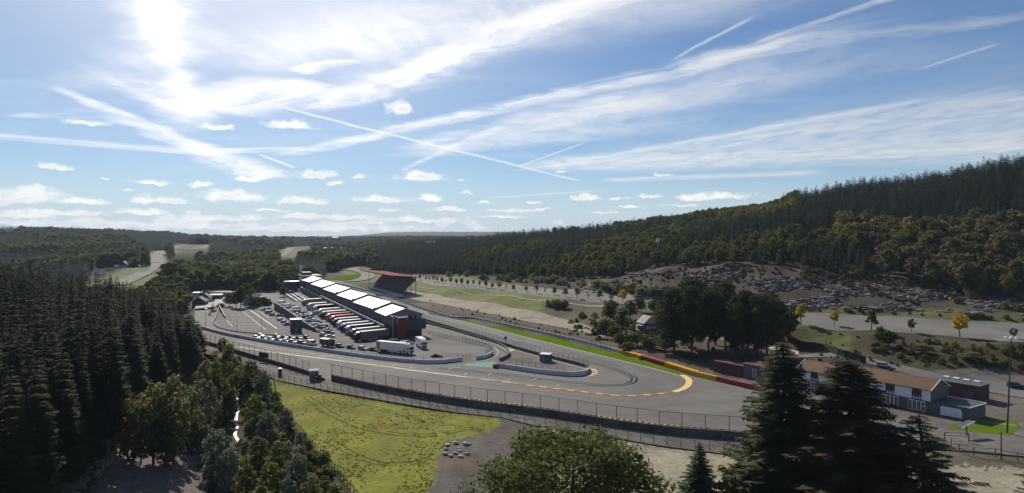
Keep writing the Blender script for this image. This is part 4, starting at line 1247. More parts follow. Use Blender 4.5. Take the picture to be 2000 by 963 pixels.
# ---- scree on the cut slope above the terrace: slabs too many to count
def scree(name, n, region, smin, smax, m, seed, label):
    r = np.random.default_rng(seed)
    ms = [rock_mesh(90 + i, m, 1) for i in range(3)]
    vs, fs, k = [], [], 0
    base = [(np.array([v.co for v in me.vertices]), np.array([p.vertices for p in me.polygons])) for me in ms]
    cnt = 0
    while cnt < n:
        px, py = r.uniform(1130, 2080), r.uniform(505, 640)
        if not region(px, py): continue
        if math.sin(px * .035 + py * .11) + math.sin(px * .013 - py * .16 + 1) + r.normal() * .7 < .25: continue
        p = G(px, py)
        if p[1] > 470 or p[2] < 8.9: continue
        v, f = base[r.integers(3)]
        s = r.uniform(smin, smax) * (1.4 if r.random() < .12 else 1)
        a = .35 + r.normal() * .35
        ca, sa = math.cos(a), math.sin(a)
        R = np.array([[ca, -sa, 0], [sa, ca, 0], [0, 0, 1]]) @ np.diag([2.0, .8, .5])
        ti = r.normal(0, .3)
        T = np.array([[1, 0, 0], [0, math.cos(ti), -math.sin(ti)], [0, math.sin(ti), math.cos(ti)]])
        vs.append(v @ (T @ R).T * s + p + np.array([0, 0, .1 * s])); fs.append(f + k); k += len(v); cnt += 1
    vs, fs = np.concatenate(vs), np.concatenate(fs)
    me = bpy.data.meshes.new(name); me.from_pydata([tuple(v) for v in vs], [], [tuple(int(i) for i in q) for q in fs]); me.materials.append(m)
    tag(link(name, me), label, 'scree', kind='stuff')


top_ = lambda px: np.interp(px, [1130, 1180, 1250, 1350, 1480, 1600, 1700, 1850, 2080], [566, 555, 535, 524, 520, 535, 548, 570, 590])
bot_ = lambda px: np.interp(px, [1130, 1200, 1300, 1400, 1500, 1600, 1700, 1850, 2080], [570, 577, 588, 596, 600, 602, 604, 610, 618])
scree('scree', 1700, lambda x, y: top_(x) < y < bot_(x), .5, 1.5, M_SCREE, 3, 'brown broken rock covering the cut slope above the terrace')
scree('pale_scree', 520, lambda x, y: top_(x) + 8 < y < bot_(x) and x < 2000, .5, 1.4, M_SCREE2, 4, 'paler rock slabs scattered through the cut slope')

# ---------------------------------------------------------------- vegetation
L_SPR = leaf('spruce_needles', (0.038, 0.054, 0.026), (0.060, 0.072, 0.031), (0.080, 0.074, 0.036), 0.30, 0.3)
L_FIR = leaf('fir_needles', (0.034, 0.054, 0.030), (0.050, 0.070, 0.036), (0.046, 0.058, 0.038), 0.22, 0.3)
L_LARCH = leaf('larch_needles', (0.082, 0.074, 0.042), (0.110, 0.092, 0.055), (0.09, 0.07, 0.045), 0.32, 0.5)
L_GRN = leaf('green_leaves', (0.066, 0.092, 0.022), (0.105, 0.126, 0.028), (0.11, 0.108, 0.03), 0.42, 0.4)
L_OLV = leaf('olive_leaves', (0.080, 0.098, 0.030), (0.120, 0.126, 0.038), (0.10, 0.098, 0.036), 0.45, 0.4)
L_YEL = leaf('yellowing_leaves', (0.120, 0.130, 0.022), (0.165, 0.160, 0.025), (0.12, 0.11, 0.03), 0.4, 0.4)
L_RUS = leaf('russet_leaves', (0.135, 0.115, 0.058), (0.165, 0.145, 0.068), (0.13, 0.095, 0.058), 0.45, 0.4)
L_SIL = leaf('silver_willow_leaves', (0.21, 0.225, 0.165), (0.14, 0.155, 0.10), (0.17, 0.18, 0.12), 0.42, 0.5, 0.6, 0.15)
L_GOLD = leaf('golden_leaves', (0.52, 0.36, 0.018), (0.40, 0.29, 0.022), (0.5, 0.28, 0.015), 0.45, 0.8)
L_RED = leaf('dull_red_leaves', (0.095, 0.052, 0.040), (0.13, 0.075, 0.045), (0.08, 0.05, 0.036), 0.35, 0.8)
L_PINE = leaf('pine_needles', (0.040, 0.058, 0.022), (0.082, 0.094, 0.034), (0.075, 0.08, 0.03), 0.38, 0.3)
M_BARK = mat('bark', (0.085, 0.066, 0.050), (0.055, 0.044, 0.034), 1.6, 0.95, spec=0.1, stretch=(1, 1, 0.2))
M_BARKP = mat('pale_bark', (0.19, 0.165, 0.135), (0.11, 0.095, 0.078), 1.2, 0.95, spec=0.1, stretch=(1, 1, 0.25))


L_OLV2 = leaf('ravine_olive_leaves', (0.15, 0.16, 0.06), (0.21, 0.21, 0.085), (0.19, 0.165, 0.07), 0.58, 0.45)
L_GRN2 = leaf('ravine_green_leaves', (0.11, 0.145, 0.045), (0.165, 0.195, 0.062), (0.15, 0.165, 0.055), 0.58, 0.45)


def soup(name, tris, m):
    tris = np.asarray(tris, float)
    n = len(tris)
    me = bpy.data.meshes.new(name)
    me.vertices.add(n * 3); me.vertices.foreach_set('co', tris.ravel())
    me.loops.add(n * 3); me.loops.foreach_set('vertex_index', np.arange(n * 3))
    me.polygons.add(n); me.polygons.foreach_set('loop_start', np.arange(0, n * 3, 3)); me.polygons.foreach_set('loop_total', np.full(n, 3))
    me.update(calc_edges=True)
    me.materials.append(m)
    return me


def conifer_tris(Ht, R, levels, nb, tw, seed, base=0.1, expo=0.75, droop=0.34, gap=0.0, wide=1.0):
    r = np.random.default_rng(seed)
    out = []
    up = np.array([0, 0, 1.0])
    for t in np.linspace(base, 0.985, levels):
        t = t + r.uniform(-.3, .3) / levels
        z = t * Ht
        Lm = R * max((1 - t) / (1 - base), 0.0) ** expo
        a0 = r.uniform(0, 6.28)
        lop = r.uniform(0.75, 1.1)
        for k in range(nb):
            if r.random() < gap: continue
            a = a0 + 6.283 * k / nb + r.uniform(-.35, .35)
            L = Lm * lop * r.uniform(0.72, 1.12) + 0.02 * R
            d = np.array([math.cos(a), math.sin(a), 0.0]); s_ = np.array([-d[1], d[0], 0.0])
            dr = droop * r.uniform(0.7, 1.3)
            def p(s): return d * L * s + up * (z + L * (-dr * s + dr * 0.62 * s * s))
            for j in range(tw):
                s = 0.18 + 0.82 * (j + r.uniform(0.2, 0.8)) / tw
                w = (L * 0.17 * (1.25 - s) + 0.05 * R) * r.uniform(.75, 1.25) * wide
                dl = min(0.16, 0.62 / tw) * r.uniform(.8, 1.2)
                for sg in (-1, 1):
                    q = p(s) + s_ * sg * w * 1.5 + d * w * .7 - up * w * r.uniform(.25, .9)
                    out.append((p(max(s - dl, 0)), p(min(s + dl, 1.02)), q))
            e = p(0.86); w = L * .05 + .03 * R
            out.append((e - s_ * w, e + s_ * w, p(1.08)))
    top = np.array([0, 0, Ht])
    for k in range(4):
        a = 1.57 * k
        d = np.array([math.cos(a), math.sin(a), 0]) * R * .05
        out.append((top, np.array([d[0], d[1], Ht * .94]), np.array([-d[1], d[0], Ht * .94])))
    return out


def leafy_tris(Ht, R, lobes, n, size, seed, base=0.22, ball=0.42, flat=0.8, upb=0.15, spread=0.75, peak=0.0):
    """crown of leaf clumps gathered round many limb ends; uneven outline with gaps"""
    r = np.random.default_rng(seed)
    cz0, cz1 = base * Ht, Ht
    cs = []
    for i in range(lobes):
        t = (i + r.uniform(.2, .8)) / lobes
        z = cz0 + (cz1 - cz0) * (0.08 + 0.84 * t)
        prof = math.sin(math.pi * min(max(0.18 + 0.74 * t, 0), 1)) ** 0.8 * (1 - peak * t)
        a = i * 2.4 + r.uniform(-.5, .5)
        rad = R * prof * r.uniform(0.35, 1.0) * spread
        cs.append((math.cos(a) * rad, math.sin(a) * rad, z, R * ball * r.uniform(0.65, 1.15) * (0.55 + 0.45 * prof)))
    cs = np.array(cs)
    w = cs[:, 3] ** 2; w /= w.sum()
    idx = r.choice(lobes, n, p=w)
    d = r.normal(size=(n, 3)); d[:, 2] += upb; d /= np.linalg.norm(d, axis=1)[:, None]
    rr = cs[idx, 3] * r.uniform(0.55, 1.08, n)
    c = cs[idx, :3] + d * rr[:, None] * np.array([1, 1, flat])
    nm = d + r.normal(size=(n, 3)) * 0.55; nm /= np.linalg.norm(nm, axis=1)[:, None]
    t1 = np.cross(nm, r.normal(size=(n, 3))); t1 /= np.linalg.norm(t1, axis=1)[:, None]
    t2 = np.cross(nm, t1)
    s = size * r.uniform(0.6, 1.35, n)[:, None]
    a, b_, e, f = c - t1 * s - t2 * s * .6, c + t1 * s * .9 - t2 * s * .7, c + t1 * s * .7 + t2 * s, c - t1 * s * .8 + t2 * s * .8
    return np.concatenate([np.stack([a, b_, e], 1), np.stack([a, e, f], 1)]), cs


def trunk_mesh(name, Ht, r0, m, limbs=(), top=0.92, seed=0):
    r = np.random.default_rng(seed)
    b = MB()
    prev = Vector((0, 0, -0.6)); pr = r0 * 1.25
    n = 5
    for i in range(1, n + 1):
        t = i / n
        nx = Vector((r.normal() * .012 * Ht, r.normal() * .012 * Ht, Ht * top * t)) if i < n else Vector((0, 0, Ht * top))
        b.cyl(prev, nx, pr, r0 * (1 - .85 * t) + .02, 7, cap=False)
        prev, pr = nx, r0 * (1 - .85 * t) + .02
    for c in limbs:
        z0 = max(c[2] - math.hypot(c[0], c[1]) * 0.9, Ht * .14)
        b.cyl((0, 0, z0), tuple(c[:3]), r0 * .42, r0 * .08, 5, cap=False)
    return b.mesh(name, m, True)


KIND = {}


def kind(key, crown, trunk, Ht, R):
    KIND.setdefault(key, []).append((crown, trunk, Ht, R))


def add_conifers(key, m, bark, Ht, R, n, tr=0.35, **kw):
    for i in range(n):
        s = hash_(key) + i
        tris = conifer_tris(Ht, R, seed=s, **kw)
        kind(key, soup(key + '_crown', tris, m), trunk_mesh(key + '_trunk', Ht, tr, bark, seed=s, top=.97), Ht, R)


def add_leafy(key, m, bark, Ht, R, n, lobes, leaves, size, tr=0.3, **kw):
    for i in range(n):
        s = hash_(key) + i
        tris, cs = leafy_tris(Ht, R, lobes, leaves, size, s, **kw)
        kind(key, soup(key + '_crown', tris, m), trunk_mesh(key + '_trunk', Ht, tr, bark, cs[::max(1, len(cs) // 6)], .72, s), Ht, R)


def hash_(s):
    return sum((i + 3) * ord(c) for i, c in enumerate(s)) % 9973


add_conifers('spruce', L_SPR, M_BARKP, 28, 4.0, 5, 0.32, levels=36, nb=7, tw=4, base=0.16, expo=.72, wide=1.25)
L_SPR2 = leaf('near_spruce_needles', (0.050, 0.066, 0.032), (0.078, 0.088, 0.040), (0.07, 0.075, 0.038), 0.32, 0.5)
add_conifers('grand_spruce', L_SPR2, M_BARK, 34, 6.6, 1, 0.5, levels=66, nb=9, tw=12, base=0.08, expo=.60, droop=.42, gap=.16, wide=.8)
add_conifers('grand_fir', L_LARCH, M_BARK, 31, 7.6, 1, 0.5, levels=70, nb=9, tw=12, base=0.06, expo=.58, droop=.34, gap=.18, wide=.75)
add_conifers('loose_spruce', L_LARCH, M_BARK, 26, 7.0, 1, 0.4, levels=34, nb=8, tw=12, base=0.05, expo=.66, droop=.22, gap=.22, wide=.6)
add_conifers('young_spruce', L_FIR, M_BARK, 14, 3.0, 1, 0.2, levels=30, nb=8, tw=6, base=0.04, expo=.9, droop=.2, wide=.8)
add_conifers('hill_spruce', L_FIR, M_BARK, 24, 4.9, 4, 0.3, levels=18, nb=7, tw=2, base=0.10, expo=.52, wide=2.0)
add_conifers('far_spruce', L_FIR, M_BARK, 22, 3.9, 3, 0.3, levels=10, nb=7, tw=1, base=0.06, expo=.55, wide=2.6)
add_leafy('hill_green', L_GRN, M_BARK, 17, 5.6, 3, 17, 800, .55, .3, base=.2)
add_leafy('hill_olive', L_OLV, M_BARK, 17, 5.6, 3, 17, 800, .55, .3, base=.2)
add_leafy('hill_yellow', L_YEL, M_BARK, 15, 5.0, 2, 15, 700, .55, .3, base=.2)
add_leafy('hill_russet', L_RUS, M_BARK, 17, 6.0, 2, 17, 800, .55, .3, base=.2)
add_leafy('far_green', L_GRN, M_BARK, 15, 5.6, 2, 12, 130, 1.35, .3, base=.1)
add_leafy('far_olive', L_OLV, M_BARK, 15, 5.6, 2, 12, 130, 1.35, .3, base=.1)
add_leafy('clump_olive', L_OLV2, M_BARK, 20, 5.5, 3, 30, 3000, .30, .3, base=.04, ball=.36, peak=.15, spread=.9)
add_leafy('clump_green', L_GRN2, M_BARK, 20, 5.5, 2, 28, 3000, .30, .3, base=.04, ball=.36, peak=.15, spread=.9)
add_leafy('clump_silver', L_SIL, M_BARK, 14, 5.0, 3, 30, 2600, .28, .25, base=.03, ball=.34, peak=.1, spread=.9)
add_leafy('bush_green', L_GRN2, M_BARK, 4, 2.6, 2, 9, 420, .28, .08, base=.0, ball=.5)
add_leafy('bush_olive', L_OLV, M_BARK, 4, 2.6, 2, 9, 420, .28, .08, base=.0, ball=.5)
add_leafy('bush_silver', L_SIL, M_BARK, 4, 2.6, 2, 9, 420, .26, .08, base=.0, ball=.5)
add_leafy('bush_russet', L_RUS, M_BARK, 3, 2.6, 2, 9, 380, .28, .08, base=.0, ball=.5)
add_leafy('avenue_gold', L_GOLD, M_BARK, 7, 2.2, 2, 12, 520, .24, .14, base=.30, ball=.4)
add_leafy('avenue_green', L_GRN2, M_BARK, 7, 2.1, 2, 12, 520, .24, .14, base=.28, ball=.42, peak=.4)
add_leafy('avenue_red', L_RED, M_BARK, 6, 2.0, 2, 11, 380, .22, .12, base=.30, ball=.42)
add_leafy('avenue_pale', L_OLV, M_BARK, 6, 1.5, 1, 9, 170, .2, .1, base=.35, ball=.4)
add_leafy('pine', L_PINE, M_BARK, 27, 6.0, 4, 44, 7500, .27, .34, base=.13, ball=.40, flat=.7, spread=.85)
add_leafy('oak', L_GRN2, M_BARK, 18, 10.5, 1, 76, 26000, .165, .5, base=.08, ball=.28, spread=1.0)

VIS = [([(238, 553), (262, 531), (285, 519), (296, 507), (300, 488), (324, 488), (322, 512), (308, 530), (280, 548), (262, 562), (245, 562)], 1180),
       ([(338, 489), (345, 475), (406, 474), (409, 485), (380, 490)], 1600),
       ([(540, 504), (558, 489), (562, 479), (612, 478), (606, 485), (582, 489), (572, 501), (550, 506)], 1650),
       ([(628, 553), (640, 535), (676, 521), (720, 518), (728, 546), (700, 556)], 1060),
       ([(176, 536), (178, 517), (253, 511), (256, 538), (240, 552), (205, 550)], 830),
       ([(370, 568), (440, 561), (462, 580), (440, 598), (420, 605), (395, 628), (372, 612)], 620),
       ([(472, 586), (512, 582), (512, 600), (472, 602)], 560)]


def clear_of(px, d, z, h, hw):
    """keeps what the photograph shows in the open from being grown over"""
    ok = np.ones(len(px), bool)
    for poly, dep in VIS:
        for fx in (-.7, 0, .7):
            for ft in (0.0, .35, .7, 1.0):
                x = px + fx * hw * F / d; y = HY + (HC - z - ft * h) * F / d
                ok &= ~(pip(poly, x, y) & (d < dep))
    return ok


def grid(x0, x1, y0, y1, s, seed, jit=.42):
    r = np.random.default_rng(seed)
    X, Y = np.meshgrid(np.arange(x0, x1, s), np.arange(y0, y1, s))
    X = X.ravel() + r.uniform(-jit, jit, X.size) * s; Y = Y.ravel() + r.uniform(-jit, jit, Y.size) * s
    return X, Y


def plant(name, key, loc, h, label, cat='tree', group=None, wid=None, v=None, rz=None):
    """one tree: an empty at its foot with trunk and crown"""
    vs = KIND[key]
    cr, tr, H0, R0 = vs[random.randrange(len(vs)) if v is None else v % len(vs)]
    o = empty(name, (float(loc[0]), float(loc[1]), float(loc[2])), random.uniform(0, 6.28) if rz is None else rz, label, cat, group)
    sx = (h / H0) if wid is None else wid / (2 * R0)
    o.scale = (sx, sx, h / H0)
    link('trunk', tr, o)
    link('crown', cr, o)
    return o


def bush(name, key, loc, h, wid, label, group=None):
    cr, tr, H0, R0 = random.choice(KIND[key])
    o = link(name, cr, None, (float(loc[0]), float(loc[1]), float(loc[2]) - .1), random.uniform(0, 6.28), (wid / (2 * R0), wid / (2 * R0), h / H0))
    return tag(o, label, 'bush', group)


SRC = {}


def scatter(name, pts, keys, kidx, rz, sxy, sz, label, cat):
    """a far wood that reads as one mass: copies of tree meshes on stored points"""
    me = bpy.data.meshes.new(name)
    me.vertices.add(len(pts)); me.vertices.foreach_set('co', np.asarray(pts, float).ravel())
    col = bpy.data.collections.new(name + '_source')
    i = 0
    remap = {}
    for k in keys:
        for v in KIND[k]:
            remap.setdefault(k, []).append(i)
            col.objects.link(bpy.data.objects.new('s%03d' % i, v[0])); i += 1
    r = np.random.default_rng(3)
    vi = np.array([remap[keys[k]][r.integers(len(remap[keys[k]]))] for k in kidx])
    for an, ty, dat in (('vi', 'INT', vi), ('rz', 'FLOAT', rz), ('sxy', 'FLOAT', sxy), ('sz', 'FLOAT', sz)):
        a = me.attributes.new(an, ty, 'POINT'); a.data.foreach_set('value', np.asarray(dat))
    ng = bpy.data.node_groups.new(name, 'GeometryNodeTree')
    ng.interface.new_socket('Geometry', in_out='INPUT', socket_type='NodeSocketGeometry')
    ng.interface.new_socket('Geometry', in_out='OUTPUT', socket_type='NodeSocketGeometry')
    N, Lk = ng.nodes, ng.links
    gi, go = N.new('NodeGroupInput'), N.new('NodeGroupOutput')
    ci = N.new('GeometryNodeCollectionInfo'); ci.inputs[0].default_value = col
    ci.inputs['Separate Children'].default_value = True; ci.inputs['Reset Children'].default_value = True
    ip = N.new('GeometryNodeInstanceOnPoints'); ip.inputs['Pick Instance'].default_value = True
    def att(n, t):
        q = N.new('GeometryNodeInputNamedAttribute'); q.data_type = t; q.inputs[0].default_value = n
        return q.outputs[0]
    c1, c2 = N.new('ShaderNodeCombineXYZ'), N.new('ShaderNodeCombineXYZ')
    Lk.new(att('rz', 'FLOAT'), c1.inputs[2])
    sx_ = att('sxy', 'FLOAT')
    Lk.new(sx_, c2.inputs[0]); Lk.new(sx_, c2.inputs[1]); Lk.new(att('sz', 'FLOAT'), c2.inputs[2])
    Lk.new(gi.outputs[0], ip.inputs['Points']); Lk.new(ci.outputs[0], ip.inputs['Instance'])
    Lk.new(att('vi', 'INT'), ip.inputs['Instance Index'])
    Lk.new(c1.outputs[0], ip.inputs['Rotation']); Lk.new(c2.outputs[0], ip.inputs['Scale'])
    Lk.new(ip.outputs[0], go.inputs[0])
    o = link(name, me)
    md = o.modifiers.new('scatter', 'NODES'); md.node_group = ng
    return tag(o, label, cat, kind='stuff')


def vnoise(x, y, s):
    """cheap smooth noise 0..1 for patches of one species"""
    return 0.5 + 0.25 * (np.sin(x / s + 1.7 * np.sin(y / s * .7 + .3)) + np.sin(y / s * 1.3 + 1.3 * np.cos(x / s * .6)))


# --- spruce plantation beside the footpath
X, Y = grid(-330, -40, 95, 400, 6.0, 21)
px = 1000 + F * X / Y
Z = H(X, Y); py = HY + (HC - Z) * F / Y
ok = pip([(-500, 1200), (40, 1060), (200, 912), (255, 836), (330, 768), (380, 716), (397, 690), (397, 668), (300, 646), (-600, 612)], px, py) & (px > -160)
X, Y, Z, px = X[ok], Y[ok], Z[ok], px[ok]
line = np.interp(px, [-200, 0, 100, 190, 245, 300, 340, 370, 397], [490, 503, 512, 522, 545, 566, 586, 606, 640])
r_ = np.random.default_rng(5)
ztop = HC - (line + r_.exponential(14, len(px)) - HY) * Y / F
ht = np.minimum(ztop - Z, r_.uniform(21, 33, len(px)))
ok = ht > 9
X, Y, Z, px, ht = X[ok], Y[ok], Z[ok], px[ok], ht[ok]
order = np.argsort(-(ht / Y))
for i in order[:205]:
    by = HY + (HC - Z[i]) * F / Y[i]
    zone = 'in the front row beside the footpath' if by > 880 else 'above the dark ravine clump' if by > 770 and px[i] > 150 else 'at the barrier end of the plantation' if px[i] > 300 else 'in the middle of the dense plantation' if by > 740 else 'whose top rises at the back of the plantation'
    plant('spruce_tree', 'spruce', (X[i], Y[i], Z[i]), ht[i], 'tall dark spruce ' + zone, group='plantation spruces ' + zone, wid=random.uniform(6.4, 11.0))
i = order[205:]
scatter('spruce_plantation', np.stack([X[i], Y[i], Z[i]], 1), ['spruce'], np.zeros(len(i), int), r_.uniform(0, 6.28, len(i)), r_.uniform(.95, 1.15, len(i)), ht[i] / 28, 'dense dark spruce wood behind the front rows of the plantation', 'wood')

# --- wooded hillside above the terrace
X, Y = grid(-260, 1050, 290, 1240, 6.3, 31)
px = 1000 + F * X / Y
Z = H(X, Y); py = HY + (HC - Z) * F / Y
foot = np.interp(px, [700, 730, 800, 900, 1000, 1100, 1180, 1300, 1400, 1500, 1600, 1700, 1800, 1900, 2000, 2400], [900, 850, 735, 655, 575, 516, 468, 436, 402, 384, 372, 358, 338, 322, 310, 280])
ridge = np.interp(px, [700, 820, 900, 1000, 1200, 1400, 1500, 1560, 1700, 2000, 2400], [1180, 1230, 1120, 1060, 960, 860, 820, 790, 755, 655, 600])
ok = (px > 715) & (px < 2250) & (Y > foot) & (Y < ridge)
X, Y, Z, px, foot = X[ok], Y[ok], Z[ok], px[ok], foot[ok]
r_ = np.random.default_rng(6)
n_ = len(px)
pn = vnoise(X, Y, 38.0) + r_.normal(0, .12, n_)
up_ = (Y - foot) / 260.0
con = np.clip(0.16 + 0.55 * up_ + np.where((px > 1560) & (px < 1720), .35, 0) - np.where((px > 1700) & (up_ < .35), .45, 0) + np.where((px > 740) & (px < 900), .6, 0), .05, .97)
con = np.where((px > 1180) & (px < 1580) & (up_ > .75), .30, con)
con = np.where((px > 1560) & (up_ > .42), .97, con)
con = np.where((px > 950) & (px < 1200) & (up_ > .9), .9, con)
ty = np.where(pn > con + .12, 1, 0)
ky = np.zeros(n_, int)                                     # 0 spruce 1 green 2 olive 3 yellow 4 russet
q = r_.random(n_)
ky[ty == 1] = np.where(q[ty == 1] < .34, 1, np.where(q[ty == 1] < .72, 2, 3))
rus = (px > 1640) & (up_ < .4) & (ty == 1)
ky[rus] = np.where(q[rus] < .34, 4, np.where(q[rus] < .8, 2, 3))
yel = (px > 1400) & (px < 1620) & (up_ > .8) & (ty == 1)
ky[yel] = 3
ht = np.where(ky == 0, r_.uniform(14, 22, n_), r_.uniform(11, 18, n_)) * np.clip(.55 + .9 * up_, .5, 1.0)
ht = np.where((up_ > .9) & (ky == 0), ht * r_.uniform(.65, 1.0, n_), ht)
ht *= np.where((px > 1545) & (px < 1600) & (up_ > 1), 1.0, 1.0)
big_ = (px > 1640) & (up_ < .45) & (ky > 0)
ht = np.where(big_, ht * 1.55, ht)
keep = ~(big_ & (r_.random(n_) < .45))
X, Y, Z, px, ht, ky, n_ = X[keep], Y[keep], Z[keep], px[keep], ht[keep], ky[keep], int(keep.sum())
keys = ['hill_spruce', 'hill_green', 'hill_olive', 'hill_yellow', 'hill_russet']
ok = clear_of(px, Y, Z, ht, np.full(n_, 4.0))
X, Y, Z, px, ht, ky = X[ok], Y[ok], Z[ok], px[ok], ht[ok], ky[ok]
# nearest rows first: those show most
vis = (ht / Y) + 0.02 * (Y < np.interp(px, [700, 900, 1200, 1500, 2000], [900, 690, 520, 425, 380]))
vis[(px < 690) | (px > 2030)] = 0
order = np.argsort(-vis)
cap = {0: 90, 1: 70, 2: 90, 3: 60, 4: 40}
nm_ = {0: ('spruce_tree', 'dark spruce at the foot of the wooded hillside above the terrace', 'spruces at the foot of the hillside wood'),
       1: ('broadleaf_tree', 'green broadleaf tree at the edge of the hillside wood', 'green trees along the hillside wood edge'),
       2: ('broadleaf_tree', 'olive broadleaf tree at the edge of the hillside wood', 'olive trees along the hillside wood edge'),
       3: ('broadleaf_tree', 'yellowing broadleaf tree in the hillside wood', 'yellowing trees in the hillside wood'),
       4: ('broadleaf_tree', 'russet brown broadleaf tree above the rocky scree', 'russet trees above the scree')}
cnt = {k: 0 for k in cap}
rest = []
for i in order:
    k = int(ky[i])
    if cnt[k] < cap[k] and vis[i] > 0:
        cnt[k] += 1
        zn = ['behind the grandstand end of the terrace', 'above the line of young terrace trees', 'around the antenna mast', 'directly above the rocky scree', 'above the scrubby end of the scree'][int(np.searchsorted([900, 1200, 1400, 1700], px[i]))]
        lb = ['dark spruce', 'green broadleaf tree', 'olive broadleaf tree', 'yellowing broadleaf tree', 'russet broadleaf tree'][k] + ' in the hillside wood ' + zn
        plant(nm_[k][0], keys[k], (X[i], Y[i], Z[i]), ht[i], lb, group=lb + 's', wid=(ht[i] * .36 if k == 0 else ht[i] * random.uniform(.6, .85)))
    else:
        rest.append(i)
rest = np.array(rest)
sz = ht[rest] / np.array([24, 17, 17, 15, 17])[ky[rest]]
scatter('hillside_wood', np.stack([X[rest], Y[rest], Z[rest]], 1), keys, ky[rest], r_.uniform(0, 6.28, len(rest)), sz * np.where(ky[rest] == 0, r_.uniform(.95, 1.25, len(rest)), r_.uniform(.9, 1.15, len(rest))), sz, 'mixed autumn wood covering the hillside above the terrace', 'wood')

# --- woods on the far side of the valley
def far_wood(name, x0, x1, y0, y1, s, seed, cond, kf, label, hs=(13, 20)):
    X, Y = grid(x0, x1, y0, y1, s, seed)
    px = 1000 + F * X / Y
    ok = cond(px, Y)
    X, Y, px = X[ok], Y[ok], px[ok]
    Z = H(X, Y)
    dr = np.full(len(X), 1e9)
    for k, pts in ROADPTS.items():
        d2 = ((X[:, None] - pts[None, ::3, 0]) ** 2 + (Y[:, None] - pts[None, ::3, 1]) ** 2).min(1)
        dr = np.minimum(dr, np.sqrt(d2))
    r = np.random.default_rng(seed)
    ht = r.uniform(hs[0], hs[1], len(X))
    ok = (dr > 14) & clear_of(px, Y, Z, ht, np.full(len(X), 3.5))
    X, Y, Z, px, ht = X[ok], Y[ok], Z[ok], px[ok], ht[ok]
    ky = kf(px, X, Y, r)
    sz = ht / np.array([22, 15, 15])[ky]
    wide = s / 6.5
    scatter(name, np.stack([X, Y, Z], 1), ['far_spruce', 'far_green', 'far_olive'], ky, r.uniform(0, 6.28, len(X)), sz * r.uniform(.9, 1.25, len(X)) * max(1.0, wide ** .7), sz, label, 'wood')


def k_mid(px, X, Y, r):
    py = HY + (HC - H(X, Y) - 8) * F / Y
    p = vnoise(X, Y, 30.0) + r.normal(0, .1, len(X))
    leafz = pip([(300, 560), (340, 528), (420, 532), (480, 505), (560, 505), (570, 545), (500, 560), (400, 590)], px, py) | ((px > 640) & (py < 520))
    return np.where(leafz, np.where(p > .25, 1 + (p > .55), 0), np.where(p > .80, 2, 0)).astype(int)


def k_far(px, X, Y, r):
    p = vnoise(X, Y, 70.0) + r.normal(0, .08, len(X))
    return np.where(p > .78, 1 + (r.random(len(X)) > .5), 0).astype(int)


far_wood('valley_wood', -330, -150, 395, 640, 7.0, 45, lambda px, Y: (px > 215) & (px < 415) & (Y > np.interp(px, [200, 330, 360, 400, 415], [400, 400, 430, 520, 560])), lambda px, X, Y, r: np.where(r.random(len(X)) < .2, 0, 1 + (r.random(len(X)) > .45)).astype(int), 'olive and green trees between the plantation and the hamlet', (8, 13))
far_wood('valley_wood', -620, -90, 560, 1150, 7.0, 41, lambda px, Y: (px > 120) & (px < 735) & (Y > np.interp(px, [100, 250, 330, 400, 560, 600, 640, 700, 735], [640, 640, 570, 560, 560, 590, 760, 1040, 900])), k_mid, 'patchwork of dark conifers and olive trees filling the valley')
far_wood('valley_wood', -1500, -230, 1150, 2250, 10.0, 42, lambda px, Y: (px > -220) & (px < 790), k_far, 'blue-green conifer forest on the far valley side', (14, 21))
far_wood('valley_wood', -900, -330, 620, 1150, 8.0, 43, lambda px, Y: (px > -260) & (px < 262), k_far, 'dark spruce forest on the hill behind the hoardings', (14, 21))
far_wood('valley_wood', -1300, 200, 2250, 4200, 19.0, 44, lambda px, Y: (px > 100) & (px < 1000), k_far, 'distant hazy forest along the skyline', (16, 22))

# ---------------------------------------------------------------- vehicles
PAINT = {}
for n_, c_ in dict(white=(.72, .72, .72), silver=(.38, .39, .41), grey=(.16, .165, .175), black=(.022, .023, .026), blue=(.05, .09, .20), dark_blue=(.025, .035, .08), red=(.32, .03, .03), beige=(.42, .37, .27), green=(.05, .10, .06), orange=(.5, .16, .03)).items():
    PAINT[n_] = mat('paint_' + n_, c_, tuple(x * .92 for x in c_), 1.5, 0.28, 0.15, 0.5)
WHEEL_ = MB().cyl((0, -.11, 0), (0, .11, 0), .33, .33, 12).cyl((0, -.125, 0), (0, .125, 0), .18, .18, 8, 1).mesh('wheel', [M_BLK, M_STEEL])
BIGWHEEL_ = MB().cyl((0, -.16, 0), (0, .16, 0), .52, .52, 12).cyl((0, -.175, 0), (0, .175, 0), .27, .27, 8, 1).mesh('wheel', [M_BLK, M_STEEL])
LAMPM = mat('head_lamp', (.7, .7, .68), (.6, .6, .6), 1, .2)


